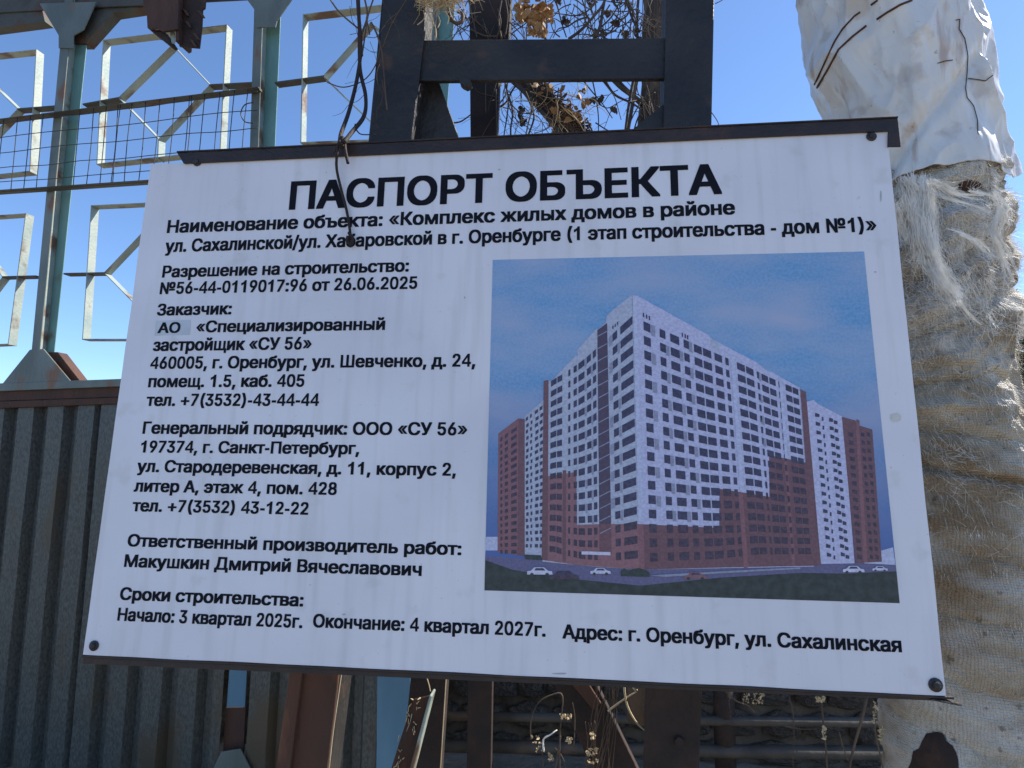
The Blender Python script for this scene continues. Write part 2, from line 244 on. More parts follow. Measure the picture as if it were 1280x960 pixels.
# ------------------------------------------------------------------ letter outlines (advance, then polygons with holes) and texts
GL = {
 '(': [0.384,[[[212,-127,368,-127,368,-82,350,-54,350,-47,340,-33,340,-26,318,16,275,132,260,191,248,285,252,362,272,468,315,602,320,607,322,621,345,666,345,673,368,713,368,757,212,757,175,689,175,682,158,649,152,628,148,623,115,515,100,442,90,348,90,242,100,155,120,73,142,9,148,5,158,-26,168,-40,168,-47]]]],
 ')': [0.384,[[[18,-127,172,-127,175,-118,180,-115,192,-87,198,-85,212,-56,212,-49,225,-31,242,19,248,24,265,75,265,85,270,92,288,174,295,261,295,334,290,402,280,468,260,553,255,560,255,569,230,642,208,687,208,694,170,757,18,757,18,710,38,677,38,670,58,633,102,503,125,407,135,334,135,259,115,151,80,47,75,42,60,0,52,-9,52,-16,42,-31,42,-38,18,-82]]]],
 '+': [0.638,[[[242,45,395,45,395,228,585,228,585,341,395,341,395,525,242,525,242,341,52,341,52,228,242,228]]]],
 ',': [0.264,[[[18,-158,155,-158,180,-64,185,-56,188,-38,205,12,208,31,228,89,228,136,60,136,38,9,38,-7,30,-35,30,-52,22,-80,22,-96,18,-111]]]],
 '-': [0.34,[[[35,195,305,195,305,325,35,325]]]],
 '.': [0.264,[[[80,-5,188,-5,205,2,225,21,232,38,232,113,225,129,212,143,208,143,198,153,180,158,90,158,62,148,45,132,35,111,35,40,45,19,60,5]]]],
 '/': [0.351,[[[-15,-101,135,-101,138,-96,172,35,185,68,190,96,195,103,200,132,212,165,218,193,230,226,235,254,248,287,252,315,265,348,270,376,282,409,288,438,300,470,305,499,318,532,322,560,335,593,340,621,345,628,350,656,362,689,365,748,215,748,182,626,170,593,165,565,152,532,148,503,135,470,130,442,118,409,112,381,108,374,102,346,90,313,85,285,72,252,68,223,55,191,50,162,38,129,32,101,20,68,15,40,2,7,-2,-21,-15,-54]]]],
 '0': [0.565,[[[232,-9,332,-9,363,-5,391,5,432,28,462,59,462,64,471,71,471,75,478,80,485,96,489,99,512,151,527,212,535,287,535,428,527,503,518,541,512,555,512,565,482,628,442,677,438,677,423,694,414,696,412,701,398,708,354,722,226,724,190,717,146,696,106,661,106,656,96,647,96,642,80,623,55,569,37,501,28,423,28,292,42,191,62,127,75,99,84,89,87,80,93,75,93,71,131,31,179,2],[276,113,241,132,219,155,193,205,179,247,170,299,168,395,181,477,204,536,208,539,217,557,223,562,223,567,246,588,266,600,285,605,312,593,323,581,327,581,350,555,372,513,385,470,394,419,396,320,382,238,370,198,361,179,356,176,354,167,314,125,290,113]]]],
 '1': [0.565,[[[232,0,398,0,398,720,275,720,230,640,160,590,70,555,70,410,160,445,232,495]]]],
 '2': [0.565,[[[49,0,515,0,515,118,257,118,267,129,267,134,320,188,320,193,372,245,372,249,396,273,396,278,438,325,438,329,453,346,453,350,476,381,478,390,482,393,500,440,506,492,506,536,500,588,487,623,482,626,480,635,469,647,469,652,441,682,435,682,420,696,394,710,341,724,205,722,173,713,140,696,137,692,119,682,78,633,60,593,53,565,51,480,190,480,193,520,208,557,230,583,270,605,288,605,301,600,332,581,352,557,363,534,367,510,358,477,347,454,343,452,335,433,327,428,327,423,319,416,319,412,308,402,308,398,49,106]]]],
 '3': [0.565,[[[219,-9,323,-9,370,-2,398,7,407,14,423,19,425,24,434,26,451,42,456,42,482,71,482,75,489,80,506,113,520,165,520,261,513,294,500,327,496,329,494,339,482,350,482,355,458,381,453,381,435,398,389,419,343,426,350,433,350,438,367,454,367,459,385,475,385,480,400,494,400,499,418,515,418,520,434,534,434,539,451,555,451,560,496,609,496,715,55,715,55,597,294,597,290,588,274,574,274,569,258,555,258,550,226,515,226,510,211,496,211,492,195,477,195,473,164,440,164,327,270,325,312,310,314,306,336,294,361,266,372,242,379,214,373,191,361,162,347,151,347,146,343,146,336,136,320,129,319,125,312,125,288,113,267,111,230,122,219,132,211,134,204,143,199,143,175,179,168,202,168,216,25,216,25,155,31,125,46,89,64,68,64,64,90,38,96,38,97,33,128,14,175,-2]]]],
 '4': [0.565,[[[335,0,468,0,468,144,548,144,548,262,468,262,468,718,350,718,25,270,25,144,335,144],[335,262,335,515,152,262]]]],
 '5': [0.565,[[[226,-9,326,-9,367,-2,391,9,398,9,416,19,418,24,427,26,441,40,444,40,471,68,471,73,485,87,487,96,491,99,503,122,513,160,518,191,518,287,503,353,496,362,494,374,489,376,487,386,471,405,471,409,442,440,438,440,420,456,388,473,363,480,335,485,239,485,205,477,219,597,487,597,487,715,88,715,53,390,53,334,126,325,190,325,195,332,230,353,273,365,294,358,319,343,323,336,327,336,347,315,347,310,361,294,373,256,376,228,372,207,350,160,327,136,283,113,258,115,226,134,196,167,186,193,184,214,44,214,44,153,49,129,60,106,60,99,64,96,66,87,81,68,81,64,113,33,117,33,119,28,124,28,126,24,135,21,146,12,152,12,175,0]]]],
 '6': [0.565,[[[232,-9,332,-9,363,-5,403,9,414,19,423,21,425,26,429,26,432,31,435,31,441,38,444,38,471,66,471,71,487,89,506,136,515,186,513,294,500,343,480,381,449,416,403,445,373,454,343,459,292,459,308,480,308,485,312,487,312,492,319,496,336,529,343,534,356,560,363,565,376,590,382,595,396,621,403,626,420,659,432,670,432,715,281,715,264,682,257,677,257,673,252,670,252,666,248,663,230,630,223,626,223,621,219,619,202,586,195,581,195,576,190,574,173,541,166,536,166,532,161,529,161,525,158,522,158,517,152,515,152,510,149,508,149,503,143,501,143,496,140,494,140,489,135,487,135,482,113,452,111,442,99,428,96,414,90,412,73,374,73,367,66,358,58,329,49,285,49,183,55,146,75,94,80,92,88,73,96,68,96,64,119,38,124,38,128,31,133,31,149,16,193,-2],[279,111,246,125,212,158,193,200,188,240,196,273,211,299,219,306,219,310,250,336,285,348,317,334,347,306,347,301,354,296,367,270,376,223,365,183,356,172,354,162,347,158,347,153,314,122,288,111]]]],
 '7': [0.565,[[[90,0,239,2,385,318,389,320,518,593,518,715,46,715,46,597,354,597,241,358,237,355,128,120,124,118,90,47]]]],
 '8': [0.565,[[[230,-9,335,-9,381,-2,416,9,467,40,497,73,497,78,504,82,506,92,512,94,518,108,529,148,531,233,522,282,496,334,467,365,449,374,478,405,496,438,503,459,506,487,506,565,503,590,485,635,447,680,442,680,438,687,403,708,356,722,221,724,186,717,166,710,158,703,150,703,149,699,135,694,117,677,113,677,93,656,93,652,80,637,66,609,58,574,58,475,62,454,81,409,113,374,99,367,96,360,90,360,73,341,73,336,66,332,66,327,53,310,49,294,44,289,34,238,34,165,37,134,44,113,64,75,99,38,152,7,193,-5],[273,111,241,120,223,129,199,151,199,155,193,160,181,181,177,195,177,214,188,245,217,280,252,301,274,308,290,308,329,292,361,266,361,261,370,254,372,245,381,233,388,202,376,169,352,139,317,118,292,111],[283,428,258,435,239,447,235,454,230,454,212,475,199,508,199,529,214,565,241,590,281,607,305,600,326,588,327,583,332,583,352,560,365,525,361,496,352,477,345,473,345,468,320,445]]]],
 '9': [0.565,[[[133,0,281,0,290,16,294,19,294,24,299,26,299,31,303,33,303,38,308,40,308,45,312,47,312,52,319,56,319,61,332,78,332,82,336,85,336,89,341,92,341,96,345,99,345,103,352,108,352,113,356,115,356,120,361,122,379,155,385,160,385,165,389,167,389,172,394,174,412,207,418,212,418,216,441,247,442,256,447,259,460,287,465,289,469,303,473,306,500,367,504,390,509,398,515,440,515,525,506,576,489,621,485,623,476,642,469,647,469,652,434,687,394,710,341,724,221,724,181,715,177,710,150,701,149,696,126,684,119,675,115,675,87,642,62,595,49,539,49,435,55,398,75,348,90,329,90,325,111,303,115,303,122,294,152,275,208,259,273,259,264,242,252,231,252,226,248,223,248,219,243,216,243,212,237,207,223,181,217,176,204,151,196,146,179,113,173,108,159,82,152,78,140,52,133,47],[276,369,241,386,217,409,217,414,211,419,196,445,188,480,188,494,199,534,205,541,212,557,221,565,221,569,261,600,274,605,290,605,326,586,352,557,367,527,376,480,367,445,354,419,347,414,347,409,332,393,327,393,312,379,290,369]]]],
 ':': [0.264,[[[80,-5,188,-5,205,2,225,21,232,38,232,113,225,129,212,143,208,143,198,153,180,158,90,158,62,148,45,132,35,111,35,40,45,19,60,5]],[[95,358,188,360,205,367,225,386,232,402,232,477,225,494,218,499,212,508,190,520,178,522,90,522,62,513,45,496,35,475,38,398,45,383,60,369,65,369,72,362]]]],
 '«': [0.567,[[[218,67,350,67,350,101,338,110,338,115,325,125,325,130,312,139,312,144,300,154,300,158,288,168,288,173,275,182,275,187,262,197,262,202,250,211,250,216,238,226,238,230,225,240,225,245,212,254,212,259,198,271,198,276,185,286,185,290,178,298,208,329,208,334,220,343,220,348,232,358,232,362,245,372,245,377,258,386,258,391,270,401,270,406,282,415,282,420,295,430,295,434,308,444,308,449,320,458,320,463,332,473,332,477,345,487,345,492,352,497,352,528,220,528,192,499,192,494,178,482,178,477,165,468,165,463,150,451,150,446,138,437,138,432,122,420,122,415,110,406,110,401,95,389,95,384,82,374,82,370,68,358,68,353,52,341,52,336,40,326,40,322,30,314,30,278,45,266,45,262,72,235,72,230,100,204,100,199,142,156,142,151,155,142,155,137,170,125,170,120,182,110,182,106,198,94,198,89,212,77]],[[412,67,548,67,548,98,520,125,520,130,507,139,507,144,495,154,495,158,482,168,482,173,470,182,470,187,458,197,458,202,445,211,445,216,432,226,432,230,420,240,420,245,408,254,408,259,372,295,378,305,390,314,390,319,402,329,402,334,415,343,415,348,428,358,428,362,440,372,440,377,452,386,452,391,465,401,465,406,478,415,478,420,490,430,490,434,502,444,502,449,515,458,515,463,548,497,548,528,415,528,388,499,388,494,372,482,372,477,360,468,360,463,345,451,345,446,332,437,332,432,318,420,318,415,305,406,305,401,290,389,290,384,278,374,278,370,262,358,262,353,250,343,250,338,225,314,225,278,240,266,240,262,282,218,282,214,310,187,310,182,352,139,352,134,365,125,365,120,380,108,380,103,392,94,392,89,408,77]]]],
 '»': [0.567,[[[20,67,155,67,155,72,168,82,168,86,182,98,182,103,198,115,198,120,210,130,210,134,225,146,225,151,240,163,240,168,252,178,252,182,268,194,268,199,282,211,282,216,295,226,295,230,310,242,310,247,342,281,342,314,328,326,328,331,300,358,300,362,258,406,258,410,245,420,245,425,230,437,230,442,218,451,218,456,202,468,202,473,188,485,188,489,175,499,175,504,160,516,160,521,152,528,20,528,20,497,25,494,25,489,35,482,35,477,48,468,48,463,60,453,60,449,72,439,72,434,85,425,85,420,98,410,98,406,110,396,110,391,122,382,122,377,135,367,135,362,148,353,148,348,160,338,160,334,192,300,192,293,180,283,180,278,168,269,168,264,155,254,155,250,142,240,142,235,130,226,130,221,118,211,118,206,105,197,105,192,92,182,92,178,80,168,80,163,68,154,68,149,55,139,55,134,20,98]],[[215,67,350,67,350,72,365,84,365,89,378,98,378,103,392,115,392,120,408,132,408,137,420,146,420,151,435,163,435,168,450,180,450,185,462,194,462,199,478,211,478,216,492,228,492,233,505,242,505,247,538,281,538,314,510,341,510,346,468,389,468,394,455,403,455,408,440,420,440,425,425,437,425,442,412,451,412,456,398,468,398,473,385,482,385,487,370,499,370,504,355,516,355,521,348,528,215,528,215,497,220,494,220,489,232,480,232,475,270,437,280,420,292,410,292,406,305,396,305,391,318,382,318,377,330,367,330,362,342,353,342,348,355,338,355,334,388,300,388,293,375,283,375,278,362,269,362,264,350,254,350,250,338,240,338,235,325,226,325,221,312,211,312,206,300,197,300,192,288,182,288,178,275,168,275,163,262,154,262,149,250,139,250,134,215,98]]]],
 'А': [0.675,[[[-12,0,155,0,225,188,450,188,520,0,685,0,685,49,680,64,668,87,662,108,658,113,652,134,648,139,635,179,622,202,618,223,612,228,608,249,595,273,590,294,585,299,580,320,568,343,562,365,550,388,545,409,540,414,535,435,522,459,518,480,512,485,507,506,495,529,490,550,478,574,472,595,468,600,462,621,458,626,425,715,248,715,222,644,218,640,212,619,208,614,202,593,198,588,192,567,188,562,182,541,178,536,172,515,168,510,162,489,158,485,152,463,148,459,142,438,138,433,132,412,128,407,122,386,118,381,112,360,108,355,102,334,98,329,92,308,88,303,82,282,78,278,72,256,68,252,62,231,58,226,52,205,48,200,42,179,38,174,32,153,28,148,22,127,18,122,12,101,8,96,2,75,-10,52],[270,306,268,308,272,322,278,327,292,376,298,381,328,466,332,489,338,494,362,414,368,409,375,381,380,376,405,306]]]],
 'Б': [0.632,[[[50,0,405,0,442,5,472,12,478,16,492,19,518,31,520,35,540,45,585,92,602,127,612,169,612,270,605,303,588,341,552,381,548,381,525,400,490,416,432,430,210,433,210,597,548,597,548,715,50,715],[212,118,210,318,308,318,355,313,398,299,432,270,448,245,452,214,438,174,425,162,425,158,405,141,378,127,335,118]]]],
 'В': [0.642,[[[50,0,442,2,490,12,532,28,535,33,545,35,558,47,562,47,598,85,610,108,622,153,620,266,608,303,602,306,598,320,585,332,585,336,560,360,532,374,575,414,590,447,595,470,595,562,588,595,572,628,568,630,558,649,522,680,480,701,415,715,50,715],[212,118,210,306,338,306,365,301,412,280,438,259,438,254,448,245,462,212,462,195,448,165,422,141,412,139,410,134,372,122,335,118],[212,421,210,597,350,595,385,583,415,560,415,555,420,553,430,536,435,522,435,503,425,480,395,447,390,447,388,442,370,433,328,421]]]],
 'Г': [0.565,[[[50,0,210,0,210,597,555,597,555,715,50,715]]]],
 'Д': [0.801,[[[10,-146,168,-146,168,0,632,0,632,-146,790,-146,790,118,710,118,710,715,192,715,165,381,152,299,138,235,120,188,102,155,70,118,10,118],[275,118,272,125,285,148,285,158,292,172,302,209,320,306,345,597,550,597,550,118]]]],
 'Е': [0.589,[[[50,0,562,0,562,118,210,118,210,303,535,303,535,421,210,421,210,597,560,597,560,715,50,715]]]],
 'З': [0.606,[[[245,-9,362,-9,402,-5,452,9,502,35,542,71,542,75,560,94,580,141,585,183,585,228,582,256,572,292,552,327,520,358,490,372,505,386,510,386,510,390,528,405,552,452,558,473,558,569,552,593,532,635,500,673,495,673,485,684,480,684,478,689,442,708,392,722,238,724,188,715,168,706,160,706,140,696,138,692,128,689,115,677,110,677,75,644,75,640,70,637,70,633,65,630,52,609,40,567,40,501,198,501,198,520,202,536,212,555,225,565,225,569,232,572,255,590,295,605,315,605,330,600,352,588,355,583,360,583,378,567,392,541,398,525,392,496,382,477,375,473,375,468,345,445,325,435,288,426,198,426,198,308,282,308,325,301,345,292,352,292,360,285,378,278,408,247,420,221,422,200,408,167,382,141,378,141,365,129,330,115,310,111,285,113,238,132,205,160,192,181,185,216,22,216,22,172,28,139,38,108,50,87,55,85,55,80,60,78,60,73,95,40,100,40,105,33,140,14,192,-2]]]],
 'К': [0.657,[[[50,0,210,0,210,306,245,306,250,301,250,296,258,292,258,287,265,282,265,278,272,273,272,268,280,263,280,259,288,254,288,249,295,245,295,240,325,207,330,195,338,191,338,186,345,181,345,176,352,172,352,167,360,162,360,158,368,153,368,148,375,143,375,139,382,134,382,129,390,125,390,120,398,115,398,111,428,78,432,66,440,61,440,56,448,52,448,47,455,42,455,38,462,33,462,28,470,24,470,19,478,14,485,0,665,0,662,49,655,54,655,59,648,64,648,68,640,73,640,78,632,82,632,87,625,92,625,96,618,101,618,106,610,111,610,115,602,120,602,125,595,129,595,134,588,139,580,153,570,160,570,165,562,169,562,174,555,179,555,183,548,188,548,193,540,198,540,202,532,207,532,212,525,216,525,221,518,226,518,231,510,235,510,240,502,245,502,249,495,254,495,259,488,263,488,268,480,273,480,278,472,282,472,287,465,292,465,296,458,301,458,306,448,313,448,318,440,322,440,327,432,332,432,336,405,367,410,376,418,381,418,386,435,402,435,407,442,412,442,416,460,433,460,438,468,442,468,447,492,473,492,477,502,485,502,489,510,494,518,508,528,515,528,520,535,525,542,539,552,546,552,550,560,555,568,569,578,576,578,581,585,586,592,600,602,607,602,612,610,616,618,630,628,637,628,642,635,647,642,661,650,666,652,715,472,715,472,710,465,706,465,701,458,696,458,692,450,687,450,682,442,677,442,673,435,668,435,663,428,659,428,654,420,649,420,644,412,640,405,626,395,619,395,614,388,609,388,605,380,600,380,595,372,590,372,586,365,581,365,576,358,572,358,567,350,562,350,557,342,553,342,548,335,543,335,539,328,534,328,529,320,525,320,520,312,515,312,510,305,506,305,501,298,496,298,492,290,487,290,482,282,477,282,473,275,468,275,463,268,459,268,454,260,449,260,445,252,440,242,423,210,423,210,715,50,715]]]],
 'М': [0.884,[[[55,0,202,0,202,400,220,365,220,358,225,353,225,346,230,341,230,334,235,329,235,322,240,318,240,310,245,306,245,299,250,294,250,287,255,282,255,275,260,270,260,263,265,259,268,245,272,240,272,233,278,228,278,221,282,216,282,209,288,205,288,198,292,193,292,186,298,181,298,174,302,169,302,162,308,158,328,103,332,99,332,92,338,87,338,80,342,75,342,68,348,64,348,56,352,52,352,45,358,40,358,33,362,28,370,2,512,0,525,38,545,78,548,92,572,143,575,158,595,198,598,212,622,263,625,278,645,318,648,332,652,336,652,343,658,348,678,402,680,0,830,0,830,715,638,713,618,656,608,640,605,626,595,609,592,595,582,579,580,565,570,548,568,534,562,529,550,492,540,475,538,461,528,445,525,430,515,414,512,400,502,383,500,369,490,353,488,339,478,322,475,308,465,292,445,231,440,233,425,282,410,310,408,325,392,353,390,367,370,407,368,421,348,461,345,475,330,503,328,517,308,557,305,572,285,612,282,626,268,654,265,668,260,673,245,715,55,715]]]],
 'Н': [0.728,[[[50,0,210,0,210,308,518,308,518,0,678,0,678,715,518,715,518,426,210,426,210,715,50,715]]]],
 'О': [0.751,[[[318,-9,435,-9,475,-5,528,9,578,33,600,52,605,52,615,64,620,64,665,113,668,122,678,132,698,169,720,238,730,329,728,430,712,506,700,541,690,555,690,562,685,565,678,583,672,586,670,595,652,614,652,619,600,668,595,668,590,675,585,675,582,680,560,689,552,696,480,720,445,724,305,724,242,713,190,692,188,687,178,684,175,680,155,670,148,661,142,661,95,614,95,609,90,607,90,602,85,600,85,595,80,593,60,560,32,485,22,423,22,292,38,212,52,172,72,134,78,132,80,122,98,103,98,99,108,92,108,87,140,56,145,56,170,35,238,5],[368,115,338,122,295,141,272,160,268,160,238,191,238,195,232,198,232,202,228,205,228,209,222,212,220,221,210,233,210,240,202,249,192,278,180,360,188,419,198,445,198,454,202,459,202,466,218,496,222,499,225,508,242,527,242,532,272,560,278,560,298,576,335,593,378,602,418,593,445,581,448,576,472,565,480,555,485,555,515,525,545,475,545,468,558,442,568,398,570,341,552,259,548,254,538,226,532,223,528,209,510,191,510,186,478,155,472,155,452,139,405,120]]]],
 'П': [0.728,[[[50,0,210,0,210,597,518,597,518,0,678,0,678,715,50,715]]]],
 'Р': [0.626,[[[50,0,210,0,210,247,410,247,460,256,480,266,488,266,502,273,505,278,515,280,525,289,530,289,545,306,552,308,552,313,565,322,565,327,578,339,600,386,610,433,608,548,590,602,578,623,572,626,572,630,568,633,568,637,542,663,538,663,530,673,525,673,507,687,460,706,408,715,50,715],[212,362,210,597,330,597,375,586,398,574,408,562,412,562,415,555,430,541,448,496,445,456,435,438,435,430,422,416,422,412,400,390,355,369,295,362]]]],
 'С': [0.718,[[[318,-9,460,-7,528,9,570,28,572,33,592,42,598,49,602,49,612,61,618,61,652,99,682,148,698,193,700,254,540,254,530,221,518,198,488,162,482,162,472,151,468,151,465,146,460,146,458,141,448,139,435,129,398,118,368,115,330,125,295,141,272,160,268,160,230,200,202,249,190,287,180,355,185,405,198,454,202,459,205,473,220,501,225,503,235,522,242,527,242,532,282,567,328,590,378,602,425,590,460,574,472,562,478,562,510,529,532,489,540,461,700,461,700,513,692,541,665,600,648,619,648,623,610,661,605,661,580,682,538,703,480,720,448,724,305,724,242,713,185,689,182,684,172,682,160,670,155,670,150,663,145,663,102,623,102,619,88,605,50,539,30,475,22,423,22,292,38,212,65,146,70,143,75,129,80,127,95,101,105,94,105,89,142,54,148,54,170,35,238,5]]]],
 'Т': [0.631,[[[235,0,398,0,398,597,622,597,622,715,10,715,10,597,235,597]]]],
 'У': [0.615,[[[88,0,235,0,268,5,310,21,322,33,328,33,348,54,380,111,390,141,398,151,398,158,410,179,420,209,428,219,432,238,440,247,440,254,452,275,462,306,470,315,470,322,482,343,492,374,500,383,500,390,512,412,522,442,530,452,530,459,542,480,552,510,560,520,560,527,572,548,582,579,590,588,595,607,602,616,612,647,625,668,625,715,458,715,442,675,438,670,438,663,432,659,432,652,428,647,428,640,422,635,422,628,418,623,418,616,412,612,412,605,408,600,408,593,402,588,402,581,398,576,398,569,392,565,392,557,388,553,388,546,382,541,382,534,378,529,378,522,372,517,372,510,368,506,368,499,362,494,360,480,355,475,348,449,338,433,315,369,308,381,285,445,280,449,280,456,268,477,268,485,258,499,258,506,230,557,230,565,222,574,222,581,212,595,212,602,202,616,202,623,195,633,195,640,185,654,185,661,175,675,175,682,165,696,160,713,-10,715,-8,661,5,642,5,635,18,616,18,609,30,590,30,583,42,565,42,557,55,539,55,532,70,508,70,501,82,482,82,475,95,456,95,449,108,430,108,423,120,405,120,398,132,379,132,372,145,353,145,346,158,327,158,320,170,301,170,294,182,275,182,268,230,176,228,165,215,143,188,125,150,118,88,118]]]],
 'Х': [0.667,[[[-8,0,165,0,178,21,185,26,185,31,200,47,200,52,218,71,218,75,225,80,235,99,242,103,258,129,265,134,275,153,282,158,302,191,310,195,310,200,330,223,332,233,342,216,348,214,348,209,352,207,352,202,358,200,358,195,362,193,362,188,368,186,368,181,372,179,372,174,378,172,378,167,385,162,400,136,408,132,422,106,430,101,445,75,452,71,452,66,458,64,458,59,462,56,462,52,468,49,468,45,480,33,480,28,485,26,485,21,502,0,675,0,675,47,662,59,642,92,635,96,615,129,608,134,588,167,580,172,560,205,552,209,552,214,548,216,528,249,520,254,500,287,492,292,472,325,465,329,445,362,438,367,445,381,462,400,462,405,468,407,468,412,475,416,475,421,490,438,490,442,498,447,507,466,515,470,530,496,538,501,548,520,555,525,570,550,578,555,592,581,600,586,610,605,618,609,632,635,640,640,650,659,662,670,662,715,490,715,472,694,472,689,468,687,468,682,462,680,462,675,455,670,440,644,432,640,418,614,410,609,400,590,392,586,392,581,388,579,368,546,360,541,338,503,332,503,332,508,318,525,315,534,310,536,295,562,288,567,288,572,282,574,282,579,278,581,278,586,272,588,258,614,250,619,250,623,245,626,245,630,240,633,240,637,235,640,235,644,230,647,230,652,225,654,225,659,208,677,208,682,202,684,202,689,198,692,198,696,192,699,182,715,8,715,8,670,12,668,32,635,40,630,55,605,62,600,82,567,90,562,105,536,112,532,132,499,140,494,160,461,168,456,182,430,190,426,210,393,218,388,218,383,230,369,230,362,212,343,202,325,195,320,185,301,178,296,168,278,160,273,150,254,142,249,132,231,125,226,115,207,108,202,98,183,90,179,80,160,72,155,62,136,55,132,45,113,38,108,28,89,20,85,10,66,-8,47]]]],
 'Ш': [0.938,[[[55,0,882,0,882,715,732,715,732,118,545,118,545,715,395,715,395,118,205,118,205,715,55,715]]]],
 'Ъ': [0.8,[[[215,0,575,0,632,9,688,31,690,35,710,45,745,78,745,82,750,85,750,89,755,92,768,113,768,120,780,146,788,198,788,261,780,308,765,346,760,348,748,372,732,383,732,388,728,388,712,405,708,405,690,419,665,430,650,433,645,438,582,449,375,449,375,715,10,715,10,602,215,602],[378,118,375,332,520,329,568,313,600,287,620,254,625,238,625,219,612,183,582,148,578,148,572,141,545,127,507,118]]]],
 'а': [0.548,[[[165,-12,285,-12,320,-7,348,5,350,0,515,0,515,379,510,426,502,452,490,475,478,487,478,492,455,513,410,536,348,550,198,550,148,541,105,525,102,520,92,517,80,506,75,506,45,477,45,473,40,470,40,466,35,463,22,442,22,435,18,430,18,386,55,374,65,374,80,367,90,367,98,362,180,362,188,379,210,405,215,405,230,419,272,435,285,433,320,414,342,381,345,362,335,353,315,346,172,329,115,318,95,308,88,308,52,289,48,282,42,282,35,275,35,270,25,263,10,238,2,205,2,125,8,96,22,64,28,61,32,49,75,14,122,-5],[240,106,210,115,185,134,172,155,172,165,182,183,208,202,238,214,348,231,345,195,330,162,318,151,318,146,288,122,262,111]]]],
 'б': [0.579,[[[242,-12,370,-9,418,2,452,19,475,38,480,38,510,66,510,71,518,75,518,80,532,96,535,106,540,108,542,120,555,141,570,202,570,320,560,367,548,393,548,400,535,423,530,426,520,445,512,449,512,454,468,494,415,517,362,525,280,525,238,520,258,532,288,541,342,550,428,557,455,565,490,581,512,602,525,628,530,649,530,715,372,715,370,689,360,677,355,677,348,670,318,663,230,656,185,647,158,635,150,635,130,626,128,621,118,619,78,586,78,581,70,576,70,572,55,555,38,520,18,447,8,346,8,223,15,172,28,132,48,94,65,75,65,71,78,61,78,56,88,47,92,47,112,28,158,5,188,-5],[288,108,270,113,242,127,210,158,190,191,180,219,175,261,185,306,202,341,215,353,215,358,255,390,288,405,305,405,318,398,325,398,328,393,348,383,378,350,398,306,405,252,392,195,378,165,365,153,365,148,330,120,300,108]]]],
 'в': [0.552,[[[35,0,395,0,435,7,455,16,462,16,480,26,482,31,488,31,490,35,495,35,518,56,518,61,522,64,535,85,542,108,545,188,540,216,530,240,525,242,520,254,507,263,505,270,500,270,492,280,480,285,502,303,520,336,522,433,518,454,505,477,478,506,472,506,468,513,435,529,375,543,35,546],[198,115,195,223,318,221,345,209,362,193,370,179,372,160,365,146,348,129,332,122,298,115],[198,334,195,428,280,428,305,423,338,407,352,388,352,379,345,365,315,343,278,334]]]],
 'г': [0.428,[[[35,0,200,0,200,428,448,428,448,546,35,546]]]],
 'д': [0.601,[[[-22,-146,145,-146,145,0,458,0,458,-146,622,-146,622,118,540,118,540,546,115,546,95,313,75,202,55,155,50,153,50,148,25,118,-22,118],[228,118,225,122,230,127,240,160,255,240,272,428,375,428,375,118]]]],
 'е': [0.568,[[[248,-12,380,-9,408,-5,450,9,465,16,468,21,478,24,492,38,498,38,522,61,522,66,535,78,552,113,550,165,480,181,390,181,372,148,350,127,322,113,308,108,290,108,268,115,245,127,242,132,238,132,210,158,188,198,180,223,562,223,562,329,558,369,548,407,542,412,542,419,528,449,522,452,520,461,507,473,507,477,468,513,428,534,390,546,362,550,212,550,150,534,130,525,112,510,108,510,65,470,65,466,58,461,35,423,18,376,8,313,8,226,15,172,38,111,42,108,48,94,52,92,62,73,72,66,72,61,122,21,180,-2],[188,334,185,334,188,348,200,372,212,383,212,388,245,416,282,433,308,428,330,416,332,412,338,412,365,383,388,336]]]],
 'ж': [0.793,[[[0,0,165,0,168,7,188,26,195,40,225,71,232,85,242,92,242,96,252,103,260,118,270,125,270,129,280,136,280,141,290,148,290,153,298,158,298,162,308,169,308,174,318,181,322,191,325,0,470,0,470,191,630,0,792,0,792,45,788,47,788,52,778,59,770,73,760,80,760,85,720,127,712,141,702,148,702,153,662,195,655,209,645,216,645,221,635,228,635,233,625,240,625,245,598,273,598,280,608,287,618,303,630,313,630,318,662,350,662,355,672,362,672,367,682,374,692,390,705,400,705,405,715,412,725,428,738,438,738,442,748,449,758,466,790,499,790,546,628,546,628,541,618,534,610,520,600,513,592,499,582,492,575,477,565,470,558,456,548,449,548,445,530,428,530,423,512,407,512,402,505,398,505,393,495,386,495,381,488,376,488,372,478,365,472,355,470,546,325,546,325,353,300,379,300,383,290,390,290,395,272,412,272,416,255,433,255,438,238,454,238,459,228,466,228,470,210,487,210,492,192,508,192,513,182,520,182,525,165,541,165,546,2,546,2,501,8,499,8,494,40,461,50,445,62,435,62,430,72,423,72,419,95,398,95,393,105,386,105,381,128,360,128,355,138,348,138,343,160,322,160,318,170,310,170,306,180,299,180,294,192,285,198,275,172,249,172,245,162,238,162,233,152,226,152,221,142,214,142,209,132,202,132,198,105,169,105,165,95,158,95,153,85,146,85,141,75,134,75,129,65,122,65,118,55,111,55,106,45,99,45,94,35,87,35,82,25,75,25,71,15,64,8,49,0,45]]]],
